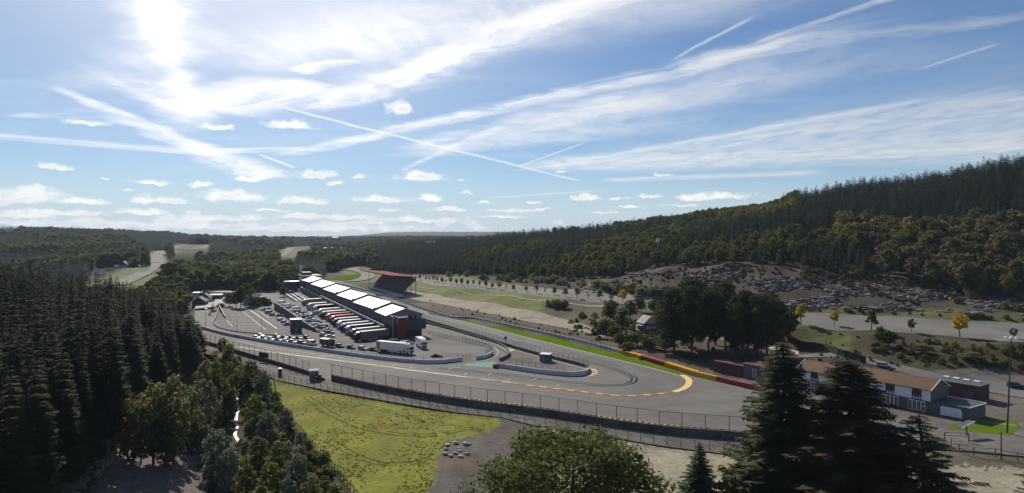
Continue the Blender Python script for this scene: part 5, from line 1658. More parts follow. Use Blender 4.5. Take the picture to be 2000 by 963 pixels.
def car_meshes(style):
    """body outline by cross-sections from tail to nose; glasshouse with pillars and roof"""
    L, Wd = {'hatch': (2.05, .86), 'saloon': (2.25, .88), 'estate': (2.3, .89), 'suv': (2.25, .93), 'van': (2.6, .97), 'sport': (2.2, .93)}[style]
    belt = {'hatch': .90, 'saloon': .88, 'estate': .90, 'suv': 1.05, 'van': 1.15, 'sport': .72}[style]
    top = {'hatch': 1.47, 'saloon': 1.42, 'estate': 1.48, 'suv': 1.70, 'van': 2.05, 'sport': 1.12}[style]
    nose = {'van': .95, 'sport': .55}.get(style, .70)
    st = [(-L, .92, .42, belt * .86), (-L + .12, .98, .26, belt), (-.4 * L, 1.0, .24, belt), (.35 * L, 1.0, .24, belt), (.8 * L, .96, .24, belt - (belt - nose) * .55), (L - .08, .88, .28, nose), (L, .80, .40, nose * .82)]
    b = MB()
    for x, w, z0, z1 in st:
        y = Wd * w
        b.v += [(x, -y * .94, z0), (x, y * .94, z0), (x, y, (z0 + z1) / 2), (x, y * .93, z1), (x, -y * .93, z1), (x, -y, (z0 + z1) / 2)]
    for i in range(len(st) - 1):
        for k in range(6):
            a, c = 6 * i + k, 6 * i + (k + 1) % 6
            b.f.append((a, c, c + 6, a + 6)); b.mi.append(0)
    n = 6 * (len(st) - 1)
    b.f += [tuple(reversed(range(6))), tuple(range(n, n + 6))]; b.mi += [0, 0]
    rear, rtop, ftop, front = {'hatch': (-.93, -.72, .12, .48), 'saloon': (-.62, -.36, .10, .45), 'estate': (-.96, -.88, .12, .46), 'suv': (-.94, -.80, .15, .48), 'van': (-.97, -.95, .42, .72), 'sport': (-.7, -.3, .05, .42)}[style]
    y0, y1 = Wd * .92, Wd * .74
    g = MB().hexa([(rear * L, -y0, belt - .02), (front * L, -y0, belt - .02), (front * L, y0, belt - .02), (rear * L, y0, belt - .02), (rtop * L, -y1, top - .05), (ftop * L, -y1, top - .05), (ftop * L, y1, top - .05), (rtop * L, y1, top - .05)])
    b.hexa([(rtop * L - .04, -y1 - .02, top - .06), (ftop * L + .05, -y1 - .02, top - .06), (ftop * L + .05, y1 + .02, top - .06), (rtop * L - .04, y1 + .02, top - .06), (rtop * L + .05, -y1 + .08, top), (ftop * L - .06, -y1 + .08, top), (ftop * L - .06, y1 - .08, top), (rtop * L + .05, y1 - .08, top)])
    for s in (-1, 1):
        for (u0, u1) in ((rear, rtop), (front, ftop), ((rear + front) / 2, (rtop + ftop) / 2)):
            b.beam((u0 * L, s * (y0 + .005), belt - .02), (u1 * L, s * (y1 + .01), top - .04), .09, .03)
    if style == 'van':
        for s in (-1, 1):
            b.face([(-.94 * L, s * y0 * 1.012, belt), (.28 * L, s * y0 * 1.012, belt), (.24 * L, s * (y1 + .03), top - .05), (-.94 * L, s * (y1 + .03), top - .05)][::s])
    lm = MB()
    for s in (-1, 1):
        lm.box(L - .14, L + .005, s * Wd * .55 - .16, s * Wd * .55 + .16, nose * .78, nose * .95)
    return b, g, lm, L


CARM = {}


def car(style, colour, loc, rz, label, group=None, z=None):
    if style not in CARM:
        b, g, lm, L = car_meshes(style)
        CARM[style] = (b, g.mesh('window', M_GLASS), lm.mesh('head_lamp', LAMPM), L, {})
    b, gm, lm, L, bodies = CARM[style]
    if colour not in bodies:
        bodies[colour] = b.mesh('body', PAINT[colour], False)
    o = empty('car' if style != 'van' else 'van', (float(loc[0]), float(loc[1]), float(loc[2] if z is None else z)), rz, label, 'car' if style != 'van' else 'van', group)
    link('body', bodies[colour], o); link('window', gm, o); link('head_lamp', lm, o)
    for x in (-.62 * L, .64 * L):
        for y in (-.78, .78):
            link('wheel', WHEEL_, o, (x, y, .33))
    return o


def heading(a, c):
    return math.atan2(c[1] - a[1], c[0] - a[0])


def truck(loc, rz, length, cabc, boxc, label, artic=True, group=None, h=3.9, stripe=None):
    o = empty('truck', tuple(float(v) for v in loc), rz, label, 'truck', group)          # nose at +x, origin below the nose
    cb = MB()
    cb.hexa([(-2.2, -1.2, .5), (-.05, -1.2, .5), (-.05, 1.2, .5), (-2.2, 1.2, .5), (-2.2, -1.2, 3.0), (-.3, -1.2, 3.0), (-.3, 1.2, 3.0), (-2.2, 1.2, 3.0)])
    cb.hexa([(-2.2, -1.15, 3.0), (-.55, -1.1, 3.0), (-.55, 1.1, 3.0), (-2.2, 1.15, 3.0), (-2.2, -1.15, h - .1), (-1.5, -1.05, h - .25), (-1.5, 1.05, h - .25), (-2.2, 1.15, h - .1)])
    for s in (-1, 1): cb.box(-.5, -.35, s * 1.36 - .09, s * 1.36 + .09, 1.9, 2.6)
    cab = cb.build('cab', PAINT[cabc], o)
    MB().hexa([(-.17, -1.08, 1.75), (-.10, -1.08, 1.75), (-.10, 1.08, 1.75), (-.17, 1.08, 1.75), (-.30, -1.05, 2.85), (-.23, -1.05, 2.85), (-.23, 1.05, 2.85), (-.30, 1.05, 2.85)]).build('windscreen', M_GLASS, cab)
    for s in (-1, 1): MB().box(-1.3, -.45, s * 1.205 - .01, s * 1.205 + .01, 1.8, 2.7).build('side_window', M_GLASS, cab)
    MB().box(-.08, -.02, -.9, .9, .7, 1.4).build('grille', M_BLK, cab)
    b = MB().box(-length, -2.9 if artic else -2.35, -1.27, 1.27, 1.05, h)
    tr = b.build('trailer' if artic else 'cargo_box', PAINT[boxc], o)
    MB().box(-length - .02, -2.85 if artic else -2.3, -1.29, 1.29, h, h + .05).build('trailer_roof', PAINT['white' if boxc not in ('red',) else boxc], tr)
    if stripe:
        for s in (-1, 1): MB().box(-length + .02, -length + 1.7, s * 1.28 - .012, s * 1.28 + .012, 1.1, h - .05).build('stripe', PAINT[stripe], tr)
    if artic:
        for s in (-1, 1): MB().box(-length + 5.6, -5.8, s * 1.2 - .03, s * 1.2 + .03, .4, 1.02).build('side_skirt', PAINT[boxc], tr)
    MB().box(-length + .2, -.4, -.45, .45, .6, 1.04).build('chassis', M_BLK, o)
    for x in ([-1.3, -4.7, -length + 2.2, -length + 3.4, -length + 4.6] if artic else [-1.3, -length + 1.8]):
        for y in (-1.05, 1.05): link('wheel', BIGWHEEL_, o, (x, y, .52))
    return o


Z4 = lambda x, y: (380 + x / 4.167, 620 + y / 4.167)
# row along the lilac wall
row = [(505, 180, 'hatch', 'white'), (565, 187, 'saloon', 'black'), (622, 194, 'hatch', 'silver'), (683, 199, 'saloon', 'grey'), (745, 209, 'hatch', 'white'), (800, 215, 'estate', 'silver'), (875, 222, 'estate', 'grey'), (955, 230, 'van', 'white'), (1183, 250, 'hatch', 'dark_blue'), (1273, 260, 'saloon', 'black'), (1370, 270, 'estate', 'silver'), (1455, 278, 'saloon', 'black')]
desc = ['white hatchback at the far end of the row along the lilac wall', 'black saloon between white and silver hatchbacks along the lilac wall', 'silver hatchback beside the black saloon along the lilac wall', 'grey saloon in the row along the lilac wall', 'white hatchback next to a silver estate along the lilac wall', 'silver estate car next to a white hatchback along the lilac wall', 'grey estate car behind the white van at the lilac wall', 'white van parked along the lilac wall', 'dark blue hatchback in front of the black box truck at the lilac wall', 'black saloon behind the dark blue hatchback at the lilac wall', 'silver estate car between two black saloons at the lilac wall', 'black saloon parked just behind the long white truck']
for (x, y, s, c), l in zip(row, desc):
    q = Z4(x, y)
    a = P(q[0], q[1] - 1.5); e = P(q[0] + 8, q[1] - 1.5 + 8 * .145)
    car(s, c, a, heading(a, e) + random.uniform(-.06, .06), l, 'vehicles along the lilac wall')
q = Z4(1125, 243)
a = P(*q); e = P(q[0] - 10, q[1] - 1.3)
truck(a, heading(e, a), 6.4, 'black', 'black', 'small black box truck parked along the lilac wall', False, 'vehicles along the lilac wall', 3.1)
a = P(805, 692.5); e = P(748, 686.5)
truck(a, heading(e, a), 16.2, 'white', 'white', 'long white articulated truck with an orange rear panel beside the lilac wall', True, None, 4.0, 'orange')
a = P(829, 682.5); e = P(806, 669)
truck(a, heading(e, a), 9.5, 'white', 'white', 'short white box truck in the shadow of the pit building', False, None, 3.8)
# second row
for (x, y, s, c, l) in [(670, 167, 'hatch', 'silver', 'silver hatchback in the second row behind the wall cars'), (735, 172, 'sport', 'black', 'low black sports car in the second row'), (790, 174, 'sport', 'dark_blue', 'low dark blue sports car in the second row'), (850, 177, 'sport', 'green', 'low dark green sports car in the second row'), (915, 178, 'hatch', 'red', 'red hatchback in the second row'), (540, 160, 'hatch', 'white', 'white hatchback at the end of the second row')]:
    a = P(*Z4(x, y - 4)); e = P(Z4(x, y)[0] + 8, Z4(x, y)[1] + .6)
    car(s, c, a, heading(a, e), l, 'second row of cars')
# knot of cars on the kerbed island where the ramp meets the paddock
cols = ['grey', 'black', 'silver', 'dark_blue', 'black', 'silver', 'white']
for i, (x, y) in enumerate([(1000, 44), (1040, 75), (1062, 97), (1082, 110), (1098, 132), (1052, 152), (1102, 163)]):
    car(['saloon', 'estate', 'hatch'][i % 3], cols[i], P(*Z4(x, y)), .25 + random.uniform(-.15, .15), cols[i].replace('_', ' ') + ' ' + ['saloon', 'estate car', 'hatchback'][i % 3] + ' in the knot of cars where the ramp meets the paddock', 'cars where the ramp meets the paddock')
# cars on the upper strip behind the retaining wall
def on_strip(s, t):
    i = min(int(s * 4), 3); f = s * 4 - i
    w0, w1 = np.array([*WL[i][:2], WH[i]]), np.array([*WL[i + 1][:2], WH[i + 1]])
    r0, r1 = np.array([*RL[i][:2], .03]), np.array([*RL[i + 1][:2], .03])
    return (w0 * (1 - f) + w1 * f) * (1 - t) + (r0 * (1 - f) + r1 * f) * t
cs_ = ['white', 'silver', 'white', 'grey', 'black', 'silver', 'blue', 'white', 'grey', 'black', 'silver', 'black', 'white', 'grey']
for i in range(14):
    s = .06 + .066 * i
    p = on_strip(s, .28 if i % 2 else .40)
    st = 'van' if i in (0, 2, 6) else ['hatch', 'saloon', 'estate'][i % 3]
    nm = {'van': 'van', 'hatch': 'hatchback', 'saloon': 'saloon', 'estate': 'estate car'}[st]
    car(st, cs_[i], p, .55 + random.uniform(-.1, .1), '%s %s parked above the dark retaining wall' % (cs_[i], nm), 'vehicles above the retaining wall', p[2] + .25)
for i in range(15):
    p = on_strip(.10 + .059 * i, .86 + (.10 if i % 3 else -.02))
    st = ['hatch', 'estate', 'saloon', 'suv', 'van'][(i * 3) % 5]
    cc = ['black', 'silver', 'grey', 'white', 'dark_blue', 'grey', 'black'][i % 7]
    nm = {'van': 'van', 'hatch': 'hatchback', 'saloon': 'saloon', 'estate': 'estate car', 'suv': 'tall estate car'}[st]
    car(st, cc, p, .45 + random.uniform(-.15, .15), '%s %s parked beside the truck lane' % (cc.replace('_', ' '), nm), 'vehicles beside the truck lane', max(p[2], .02) + .05)
# lower car park
Z2 = lambda x, y: (380 + x / 6.02, 500 + y / 6.02)
for (x, y, s, c, l) in [(880, 678, 'van', 'silver', 'large silver van alone at the edge of the lower car park'), (925, 702, 'hatch', 'grey', 'grey hatchback beside the silver van on the lower car park'), (1000, 712, 'saloon', 'black', 'black saloon under the retaining wall'), (1020, 760, 'estate', 'white', 'white estate car under the retaining wall'), (1062, 790, 'hatch', 'silver', 'silver hatchback under the retaining wall'), (1092, 815, 'saloon', 'blue', 'blue saloon under the retaining wall beside the stair house')]:
    car(s, c, P(*Z2(x, y)), .15 + random.uniform(-.1, .1), l, 'cars on the lower car park')
# rows of white racing cars at the far end of the paddock
for rr, (a, e, n) in enumerate((((559.5, 577), (577, 588.5), 7), ((568.5, 576), (586, 588), 7), ((577, 575.5), (595, 586), 6))):
    for k in range(n):
        t = k / (n - 1)
        p = P(a[0] + (e[0] - a[0]) * t, a[1] + (e[1] - a[1]) * t)
        car('sport', 'red' if (k + rr) % 5 == 4 else 'white', p, -.5, ('red' if (k + rr) % 5 == 4 else 'white') + ' racing car in the close rows at the far paddock', ('red' if (k + rr) % 5 == 4 else 'white') + ' racing cars in rows')
# row of trucks nosing away from the pit building
tr_ = [((691, 667), 16.2, 'black', 'grey', 'big grey articulated truck with a black cab, first beside the red tower'), ((684, 660.5), 15.5, 'black', 'beige', 'articulated truck with black cab and beige trailer beside the big grey one'), ((673, 653.6), 16.0, 'silver', 'dark_blue', 'articulated truck with silver cab and dark blue trailer in the truck row'), ((664.7, 648.5), 16.0, 'blue', 'silver', 'articulated truck with blue cab and silver trailer in the truck row'), ((657, 643), 12.5, 'white', 'black', 'truck with white cab and black trailer in the truck row'),
       ((649, 638), 13.5, 'dark_blue', 'silver', 'truck with dark blue cab and silver trailer in the truck row'), ((644, 632.5), 14.5, 'red', 'red', 'all red truck in the truck row'), ((635.7, 627.5), 14.5, 'beige', 'red', 'truck with beige cab and red trailer beside the all red one'), ((626, 623.0), 14.5, 'black', 'beige', 'truck with black cab and beige trailer, next after the red pair'), ((620, 617.5), 13, 'white', 'white', 'all white truck in the truck row'),
       ((611, 610), 12.5, 'white', 'black', 'truck with white cab and black trailer near the far end of the row'), ((600, 605.5), 12.5, 'white', 'white', 'all white truck near the far end of the truck row'), ((590, 597.0), 13.0, 'silver', 'beige', 'truck with silver cab and beige trailer, last of the truck row')]
for (q, ln, c1, c2, l) in tr_:
    p = P(*q)
    truck(p, math.radians(41 + 180 + random.uniform(-3, 3)), ln, c1, c2, l, ln > 13.2, 'trucks beside the pit building', 3.95)
car('van', 'blue', P(616, 614.5), math.radians(221), 'blue van between trucks in the truck row', 'trucks beside the pit building')
for (q, s, c, l) in [((578, 568), 'van', 'grey', 'grey van at the foot of the far pit block'), ((568, 573), 'van', 'black', 'black van near the round pavilion'), ((566, 567), 'estate', 'black', 'black estate car near the round pavilion'), ((772, 672), 'van', 'black', 'black van behind the long white truck'), ((790, 673.5), 'estate', 'white', 'white estate car behind the long white truck'), ((797, 672), 'estate', 'silver', 'silver estate car by the red tower'),
                     ((715, 668), 'estate', 'black', 'black estate car tucked beside the big grey truck'), ((853, 697), 'sport', 'black', 'low black sports car by the bend of the lilac wall'), ((398, 605), 'saloon', 'grey', 'grey saloon on the service road')]:
    car(s, c, P(*q, -1.9 if q[0] < 420 else 0.0), random.uniform(-.3, .3), l)
g_ = G(1728, 718)
car('estate', 'silver', (g_[0], g_[1], g_[2] + .17), -.75, 'silver estate car on the lane behind the white house')
g_ = G(1893, 752)
car('saloon', 'black', (g_[0], g_[1], g_[2] + .17), -.6, 'black saloon on the lane behind the brick outbuilding')
g_ = G(1985, 758)
car('estate', 'dark_blue', (g_[0], g_[1], g_[2] + .17), -.5, 'dark blue estate car on the lane beyond the tall floodlight pole')
# little tractor beside the hut
p_ = P(625, 743)
t_ = empty('quad_loader', tuple(float(v) for v in p_), -.3, 'small dark loader parked in the barrier gap beside the grey hut', 'loader')
MB().box(-1.0, .9, -.5, .5, .45, 1.0).build('body', M_DGREY, t_)
MB().box(-.5, .3, -.45, .45, 1.0, 1.75).build('cab', M_GLASS, t_)
MB().hexa([(.9, -.7, .1), (1.5, -.7, .1), (1.5, .7, .1), (.9, .7, .1), (.9, -.7, .7), (1.15, -.7, .6), (1.15, .7, .6), (.9, .7, .7)]).build('bucket', M_POST, t_)
for x in (-.7, .6):
    for y in (-.55, .55): link('wheel', WHEEL_, t_, (x, y, .33))

# ---------------------------------------------------------------- houses by the hairpin
DR = math.atan2(.835, -.55)                 # the row runs this way


def row_house(s0, s1, depth, eave, ridge, mw, label, detail=True, setback=0.0, tile=None):
    """local x along the row, local y away from the street"""
    c = np.array([104.0, 171.7]) + np.array([-.55, .835]) * s0 + np.array([.835, .55]) * setback
    L = s1 - s0
    o = empty('house', (float(c[0]), float(c[1]), 0.0), DR, label, 'house')
    # rotating by DR puts +y on the street side, so depth goes to -y
    MB().box(0, L, -depth, 0, 0, eave * .48).build('ground_floor_wall', M_STONE, o)
    MB().box(.003, L - .003, -depth + .003, -.02, eave * .48, eave).build('upper_wall', mw, o)
    b = MB()
    for y0, y1, sg in ((.45, -depth / 2, 1), (-depth - .45, -depth / 2, -1)):
        b.hexa([(-.35, y0, eave - .25), (L + .35, y0, eave - .25), (L + .35, y1, ridge - .15), (-.35, y1, ridge - .15), (-.35, y0, eave - .08), (L + .35, y0, eave - .08), (L + .35, y1, ridge), (-.35, y1, ridge)])
    rf = b.build('roof', tile or M_TILE, o)
    b = MB()
    for x in (-.4, L + .22):
        for y0 in (.5, -depth - .5): b.beam((x + .08, y0, eave - .18), (x + .08, -depth / 2, ridge + .02), .16, .22)
    b.build('bargeboard', M_WPAINT, rf)
    MB().box(L * .6, L * .6 + .8, -depth / 2 - .9, -depth / 2 - .2, ridge - .8, ridge + .9).build('chimney', M_BRICK, rf)
    MB().prism([(-depth, eave), (0, eave), (-depth / 2, ridge - .2)], 'x', .05, L - .05).build('gable', mw if not detail else M_STONE, o)
    if detail:
        MB().box(-.06, 0.0, -depth + .01, -.02, 0, eave - .02).build('end_wall', M_STONE, o)
        n = max(1, int(L / 5.6))
        for k in range(n):
            x = L * (k + .5) / n
            w = MB().box(x - 1.05, x + 1.05, 0.0, .06, eave * .66, eave * .93).build('window', M_GLASS, o)
            f = MB()
            for q in (-1.08, -.36, .36, 1.08): f.box(x + q - .07, x + q + .07, .03, .11, eave * .50, eave * .95)
            for z in (.50, .60, .655, .94): f.box(x - 1.15, x + 1.15, .035, .10, eave * z, eave * z + .12)
            f.build('timber_frame', M_TIMBER, w)
            p2 = MB()
            for q in (-.72, 0, .72): p2.box(x + q - .26, x + q + .26, .0, .025, eave * .52, eave * .60)
            p2.build('panel', M_STUCCO, w)
            for j in range(4):
                xx = x - 1.6 + j * 1.07
                dw = MB().box(xx - .38, xx + .38, 0.0, .05, .35, eave * .43).build('arched_window', M_GLASS, o)
                f = MB()
                for q in (-.44, .44): f.box(xx + q - .06, xx + q + .06, .01, .10, .25, eave * .45)
                f.box(xx - .5, xx + .5, .012, .09, .2, .34); f.box(xx - .5, xx + .5, .012, .09, eave * .43, eave * .46)
                f.box(xx - .03, xx + .03, .02, .08, .35, eave * .43)
                f.build('frame', M_WPAINT, dw)
        MB().box(-.06, L + .06, .02, .12, eave * .47, eave * .5).build('belt_course', M_TIMBER, o)
    return o


row_house(0, 20, 9.0, 5.9, 8.05, M_STUCCO, 'white half-timbered house with brown tiled roof and arched ground floor windows')
row_house(26, 37, 8.5, 5.4, 7.6, M_STUCCO, 'second brown-roofed house mostly hidden behind the tall firs')
h3_ = empty('outbuilding', tuple(float(v) for v in (P(1452, 738))), DR, 'grey flat-roofed outbuilding with one white-framed window by the red barrier', 'building')
MB().box(-8, 0, -7, 0, 0, 4.3).build('wall', M_STONE, h3_)
MB().box(-8.3, .3, -7.3, .3, 4.3, 4.6).build('roof', M_BRICK, h3_)
w_ = MB().box(-4.6, -3.5, 0, .05, 1.0, 3.2).build('window', M_GLASS, h3_)
b_ = MB()
for x in (-4.65, -4.05, -3.45): b_.box(x - .08, x + .08, .02, .12, .9, 3.3)
for z in (.9, 3.2): b_.box(-4.73, -3.37, .025, .11, z, z + .14)
b_.build('frame', M_WPAINT, w_)
MB().box(.3, 12, -5, -.2, 0, 3.6).build('side_shed', M_BRICK, h3_)
# flat-roofed garage in front of the gable
g0_ = np.array([104.0, 171.7]) - np.array([-.55, .835]) * 8.7
ga_ = empty('garage', (float(g0_[0]), float(g0_[1]), 0), DR, 'low grey flat-roofed garage with a wide white door', 'garage')
MB().box(0, 8.6, -8.4, 0, 0, 3.0).build('wall', M_STONE, ga_)
MB().box(-.15, 8.6, -8.55, .15, 3.0, 3.12).build('roof', M_DGREY, ga_)
b_ = MB().box(-.2, 8.6, -8.62, -8.45, 3.12, 3.4).box(-.2, -.05, -8.45, .15, 3.12, 3.3)
b_.build('coping', M_WPAINT, ga_)
dr_ = MB().prism([(1.6, .5), (6.4, .5), (6.4, 2.1), (6.0, 2.45), (2.0, 2.45), (1.6, 2.1)], 'y', 0.0, .06).build('door', M_STUCCO, ga_)
b_ = MB()
for x in (2.8, 4.0, 5.2): b_.box(x - .02, x + .02, .06, .075, .5, 2.44)
b_.build('joint', M_GREY, dr_)
MB().box(1.4, 6.6, .0, .25, .3, .48).build('sill', M_WPAINT, ga_)
k0_ = np.array([123.5, 182.8])
br_ = empty('outbuilding', (float(k0_[0]), float(k0_[1]), 0), DR, 'dark brick outbuilding with a flat roof behind the white house', 'building')
MB().box(0, 13, -6, 0, 0, 4.2).build('wall', M_BRICK, br_)
MB().box(-.2, 13.2, -6.2, .2, 4.2, 4.4).build('roof', M_DGREY, br_)
MB().box(1.2, 4.2, 0, .06, .3, 2.6).build('door', M_DGREY, br_)
b_ = MB()
for k in range(4): b_.box(2 + k * 2.6, 3.4 + k * 2.6, -6.1, -4.6, 4.4, 4.7)
b_.build('rooflight', M_WPAINT, br_)
# dark windbreak beside the lane, signal gantry, rails
q_ = np.array([G(1540, 668), G(1590, 682), G(1640, 696), G(1692, 712)])
wf_ = fence('windbreak_fence', q_, 3.0, 2.4, .12, 'long black windbreak fence beside the lane', net=False, rails=(), on_ground=True)
b_ = MB()
qq_ = by_length(q_, 3.0)
for i in range(len(qq_) - 1):
    a, c = qq_[i], qq_[i + 1]
    za, zc = float(H(a[0], a[1])), float(H(c[0], c[1]))
    b_.face([(a[0], a[1] - .08, za), (c[0], c[1] - .08, zc), (c[0], c[1] - .08, zc + 2.5), (a[0], a[1] - .08, za + 2.5)])
b_.v = [(v[0] - wf_.location[0], v[1] - wf_.location[1], v[2] - wf_.location[2]) for v in b_.v]
b_.build('windbreak_sheet', M_BLK, wf_)
RLF = np.array([P(1858, 872), P(1880, 888), P(1918, 890), P(1955, 893), P(1995, 902), P(2080, 920)])
fence('rail_fence', RLF, 3.8, 1.7, .16, 'rough wooden rail fence on the sandy yard edge', m=M_BOARD, net=False, rails=(1.55, .8))
RLG = np.array([P(1845, 862), P(1882, 862), P(1935, 872)])
fence('rail_fence', RLG, 5.0, 2.0, .2, 'weathered wooden barrier rails in front of the garage', m=M_BOARD, net=False, rails=(1.9, 1.3))
p_ = P(1955.5, 898)
b_ = MB().cyl((0, 0, 0), (0, 0, 5.6), .13, .1, 8)
tag(b_.build('timber_post', M_TIMBER, None, tuple(float(v) for v in p_)), 'tall dark timber post in the rail fence', 'post')
p_ = P(1888, 850)
cb_ = empty('canopy', tuple(float(v) for v in p_), .5, 'slanting dark canopy with white edge on a dark post beside the lawn', 'canopy')
cb_.scale = (.72, .72, .8)
MB().hexa([(-5, -1, 2.6), (2.6, -1, 3.6), (2.6, 1, 3.6), (-5, 1, 2.6), (-5, -1, 2.75), (2.6, -1, 3.75), (2.6, 1, 3.75), (-5, 1, 2.75)]).build('roof', M_DGREY, cb_)
MB().beam((-5, -1.1, 2.7), (2.6, -1.1, 3.7), .12, .3).build('fascia', M_WPAINT, cb_)
MB().box(-.15, .15, -.15, .15, 0, 3.2).build('post', M_POST, cb_)
MB().box(2.3, 2.55, -.9, -.65, 0, 3.5).build('post', M_WPAINT, cb_)
# cottage below the terrace
p_ = G(1264, 645)
ct_ = empty('cottage', tuple(float(v) for v in p_), .35, 'small grey cottage with a pale steep roof among the trees', 'house')
MB().box(-3.2, 3.2, -3, 3, -1, 3.6).build('wall', M_STONE, ct_)
rf_ = MB().prism([(-3.7, 3.4), (3.7, 3.4), (0, 6.6)], 'y', -3.4, 3.4).build('roof', M_PALE, ct_)
MB().box(-4.8, -3.2, -2.6, 1.5, 2.4, 2.6).build('porch_roof', M_WPAINT, ct_)
for x in (-1.6, .1, 1.8): MB().box(x - .45, x + .45, -3.05, -3.0, 1.0, 2.0).build('window', M_WPAINT, ct_)
# antenna mast above the scree
p_ = G(1284, 521)
mm_ = empty('antenna_mast', tuple(float(v) for v in p_), 0, 'slim grey antenna mast with two white panels at the wood edge', 'mast')
MB().cyl((0, 0, -1), (0, 0, 18.2), .28, .16, 8).build('pole', M_STEEL, mm_)
for x in (-.75, .75): MB().box(x - .28, x + .28, -.5, -.2, 15.8, 18.6).build('antenna_panel', M_WPAINT, mm_)
MB().box(-.9, .9, -.1, .1, 16.4, 16.6).box(-.9, .9, -.1, .1, 17.7, 17.9).build('bracket', M_STEEL, mm_)
MB().box(-2.4, -.9, -.8, .8, -1, 1.6).build('cabinet', M_WPAINT, mm_)

# ---------------------------------------------------------------- hamlet across the valley
def cottage(px, py, w, d, h, rz, mw, mr, label, gable=True, z=None):
    p = G(px, py) if z is None else P(px, py, z)
    o = empty('house', (float(p[0]), float(p[1]), float(p[2])), rz, label, 'house')
    MB().box(-w / 2, w / 2, -d / 2, d / 2, -1.5, h).build('wall', mw, o)
    if gable:
        MB().prism([(-w / 2 - .4, h - .2), (w / 2 + .4, h - .2), (0, h + w * .36)], 'y', -d / 2 - .4, d / 2 + .4).build('roof', mr, o)
    else:
        MB().box(-w / 2 - .3, w / 2 + .3, -d / 2 - .3, d / 2 + .3, h, h + .35).build('roof', mr, o)
    for k in range(max(2, int(w / 3))):
        x = -w / 2 + w * (k + .5) / max(2, int(w / 3))
        MB().box(x - .5, x + .5, -d / 2 - .04, -d / 2, h * .4, h * .75).build('window', M_GLASS, o)
    return o


M_SLATE = mat('dark_slate', (.07, .07, .08), (.05, .05, .06), .8, .7)
cottage(438, 580, 15, 9, 3.6, -.1, M_PALE, M_PALE, 'long low pale flat-roofed hall beside the pale yard', False)
cottage(391, 598, 8, 9, 3.6, .2, M_STONE, M_SLATE, 'dark gabled house behind the service road')
cottage(401, 590, 7, 8, 3.8, .2, M_STUCCO, M_SLATE, 'white gabled house behind the dark one')
cottage(389, 580, 8, 6, 3.2, .1, M_STUCCO, M_WPAINT, 'small white flat-roofed shed at the hamlet edge', False)
cottage(497, 594, 12, 5, 4.5, -.05, M_PALE, M_PALE, 'cream flat canopy building behind the car park trees', False)
cottage(422, 584, 8, 6, 3.0, .1, M_STONE, M_WPAINT, 'low shed with pale roof beside the hall', False)
sheet('hamlet_yard', [(380, 603), (410, 600), (452, 598), (456, 580), (440, 574), (425, 576), (418, 590), (385, 592)], -.8, M_PALE, 'pale paved yard in front of the hall', 'yard')
p_ = AT(243, 770, 0); p_[2] = HC - (523 - HY) / F * 770
o_ = empty('house', tuple(float(v) for v in p_), .1, 'lone grey house with steep gable beside the climbing track', 'house')
MB().box(-5, 5, -4, 4, -3, 3.2).build('wall', M_PALEB, o_)
MB().prism([(-5.4, 3.0), (5.4, 3.0), (0, 7.6)], 'y', -4.4, 4.4).build('roof', M_SLATE, o_)
MB().box(-9.5, -5.0, -3, 3, -3, 2.8).build('annex', M_PALEB, o_)
for x in (-2.5, 0, 2.5): MB().box(x - .6, x + .6, -4.05, -4, .6, 2.2).build('window', M_GLASS, o_)
# two hoardings on the hillside
for (x0, x1, d, yb, yt, m_, lab) in ((182, 202, 720, 532, 525, M_STUCCO, 'white and blue advertising hoarding on the far hillside'), (204, 223, 720, 530.5, 523, mat('hoarding_yellow', (.78, .58, .22), (.70, .52, .2), .6, .7), 'yellow advertising hoarding with red lettering on the far hillside')):
    a, c = AT(x0, d), AT(x1, d)
    z0, z1 = HC - (yb - HY) / F * d, HC - (yt - HY) / F * d
    o_ = empty('billboard', (float((a[0] + c[0]) / 2), d, z0), 0, lab, 'billboard')
    w = c[0] - a[0]
    MB().box(-w / 2, w / 2, -.1, .1, 0, z1 - z0).build('panel', m_, o_)
    for x in (-w * .4, 0, w * .4): MB().box(x - .15, x + .15, .1, .4, -6, z1 - z0).build('post', M_POST, o_)
    b_ = MB()
    if m_ is M_STUCCO:
        for i in range(7): b_.box(-w * .38 + i * w * .1, -w * .38 + i * w * .1 + w * .05, -.14, -.1, (z1 - z0) * .52, (z1 - z0) * .66)
        b_.build('lettering', PAINT['blue'], o_)
    else:
        for i in range(5): b_.box(-w * .36 + i * w * .09, -w * .36 + i * w * .09 + w * .055, -.14, -.1, (z1 - z0) * .38, (z1 - z0) * .66)
        b_.build('lettering', PAINT['red'], o_)
        MB().box(w * .12, w * .40, -.14, -.1, (z1 - z0) * .62, (z1 - z0) * .72).box(w * .12, w * .40, -.14, -.1, (z1 - z0) * .38, (z1 - z0) * .48).build('lettering', M_POST, o_)
# white shed far off on the skyline, farm buildings
for (px_, d_, w_, h_, lab) in ((655, 3000, 26, 8, 'tiny white barn on the skyline ridge'), (838, 1190, 18, 2.5, 'white flat shed on the wooded ridge'), (650, 1230, 30, 7, 'pale warehouse roof among the valley woods'), (470, 2400, 20, 8, 'tiny pale farmhouse on the hazy ridge')):
    p = AT(px_, d_); z = float(H(p[0], p[1])) + (9 if d_ > 1100 else 0)
    o_ = empty('barn', (float(p[0]), float(p[1]), z), 0, lab, 'barn')
    MB().box(-w_ / 2, w_ / 2, -6, 6, -14, h_).build('wall', M_STUCCO, o_)
    MB().prism([(-6.5, h_ - .2), (6.5, h_ - .2), (0, h_ + 2.5)], 'x', -w_ / 2 - .5, w_ / 2 + .5).build('roof', M_WHITE, o_)

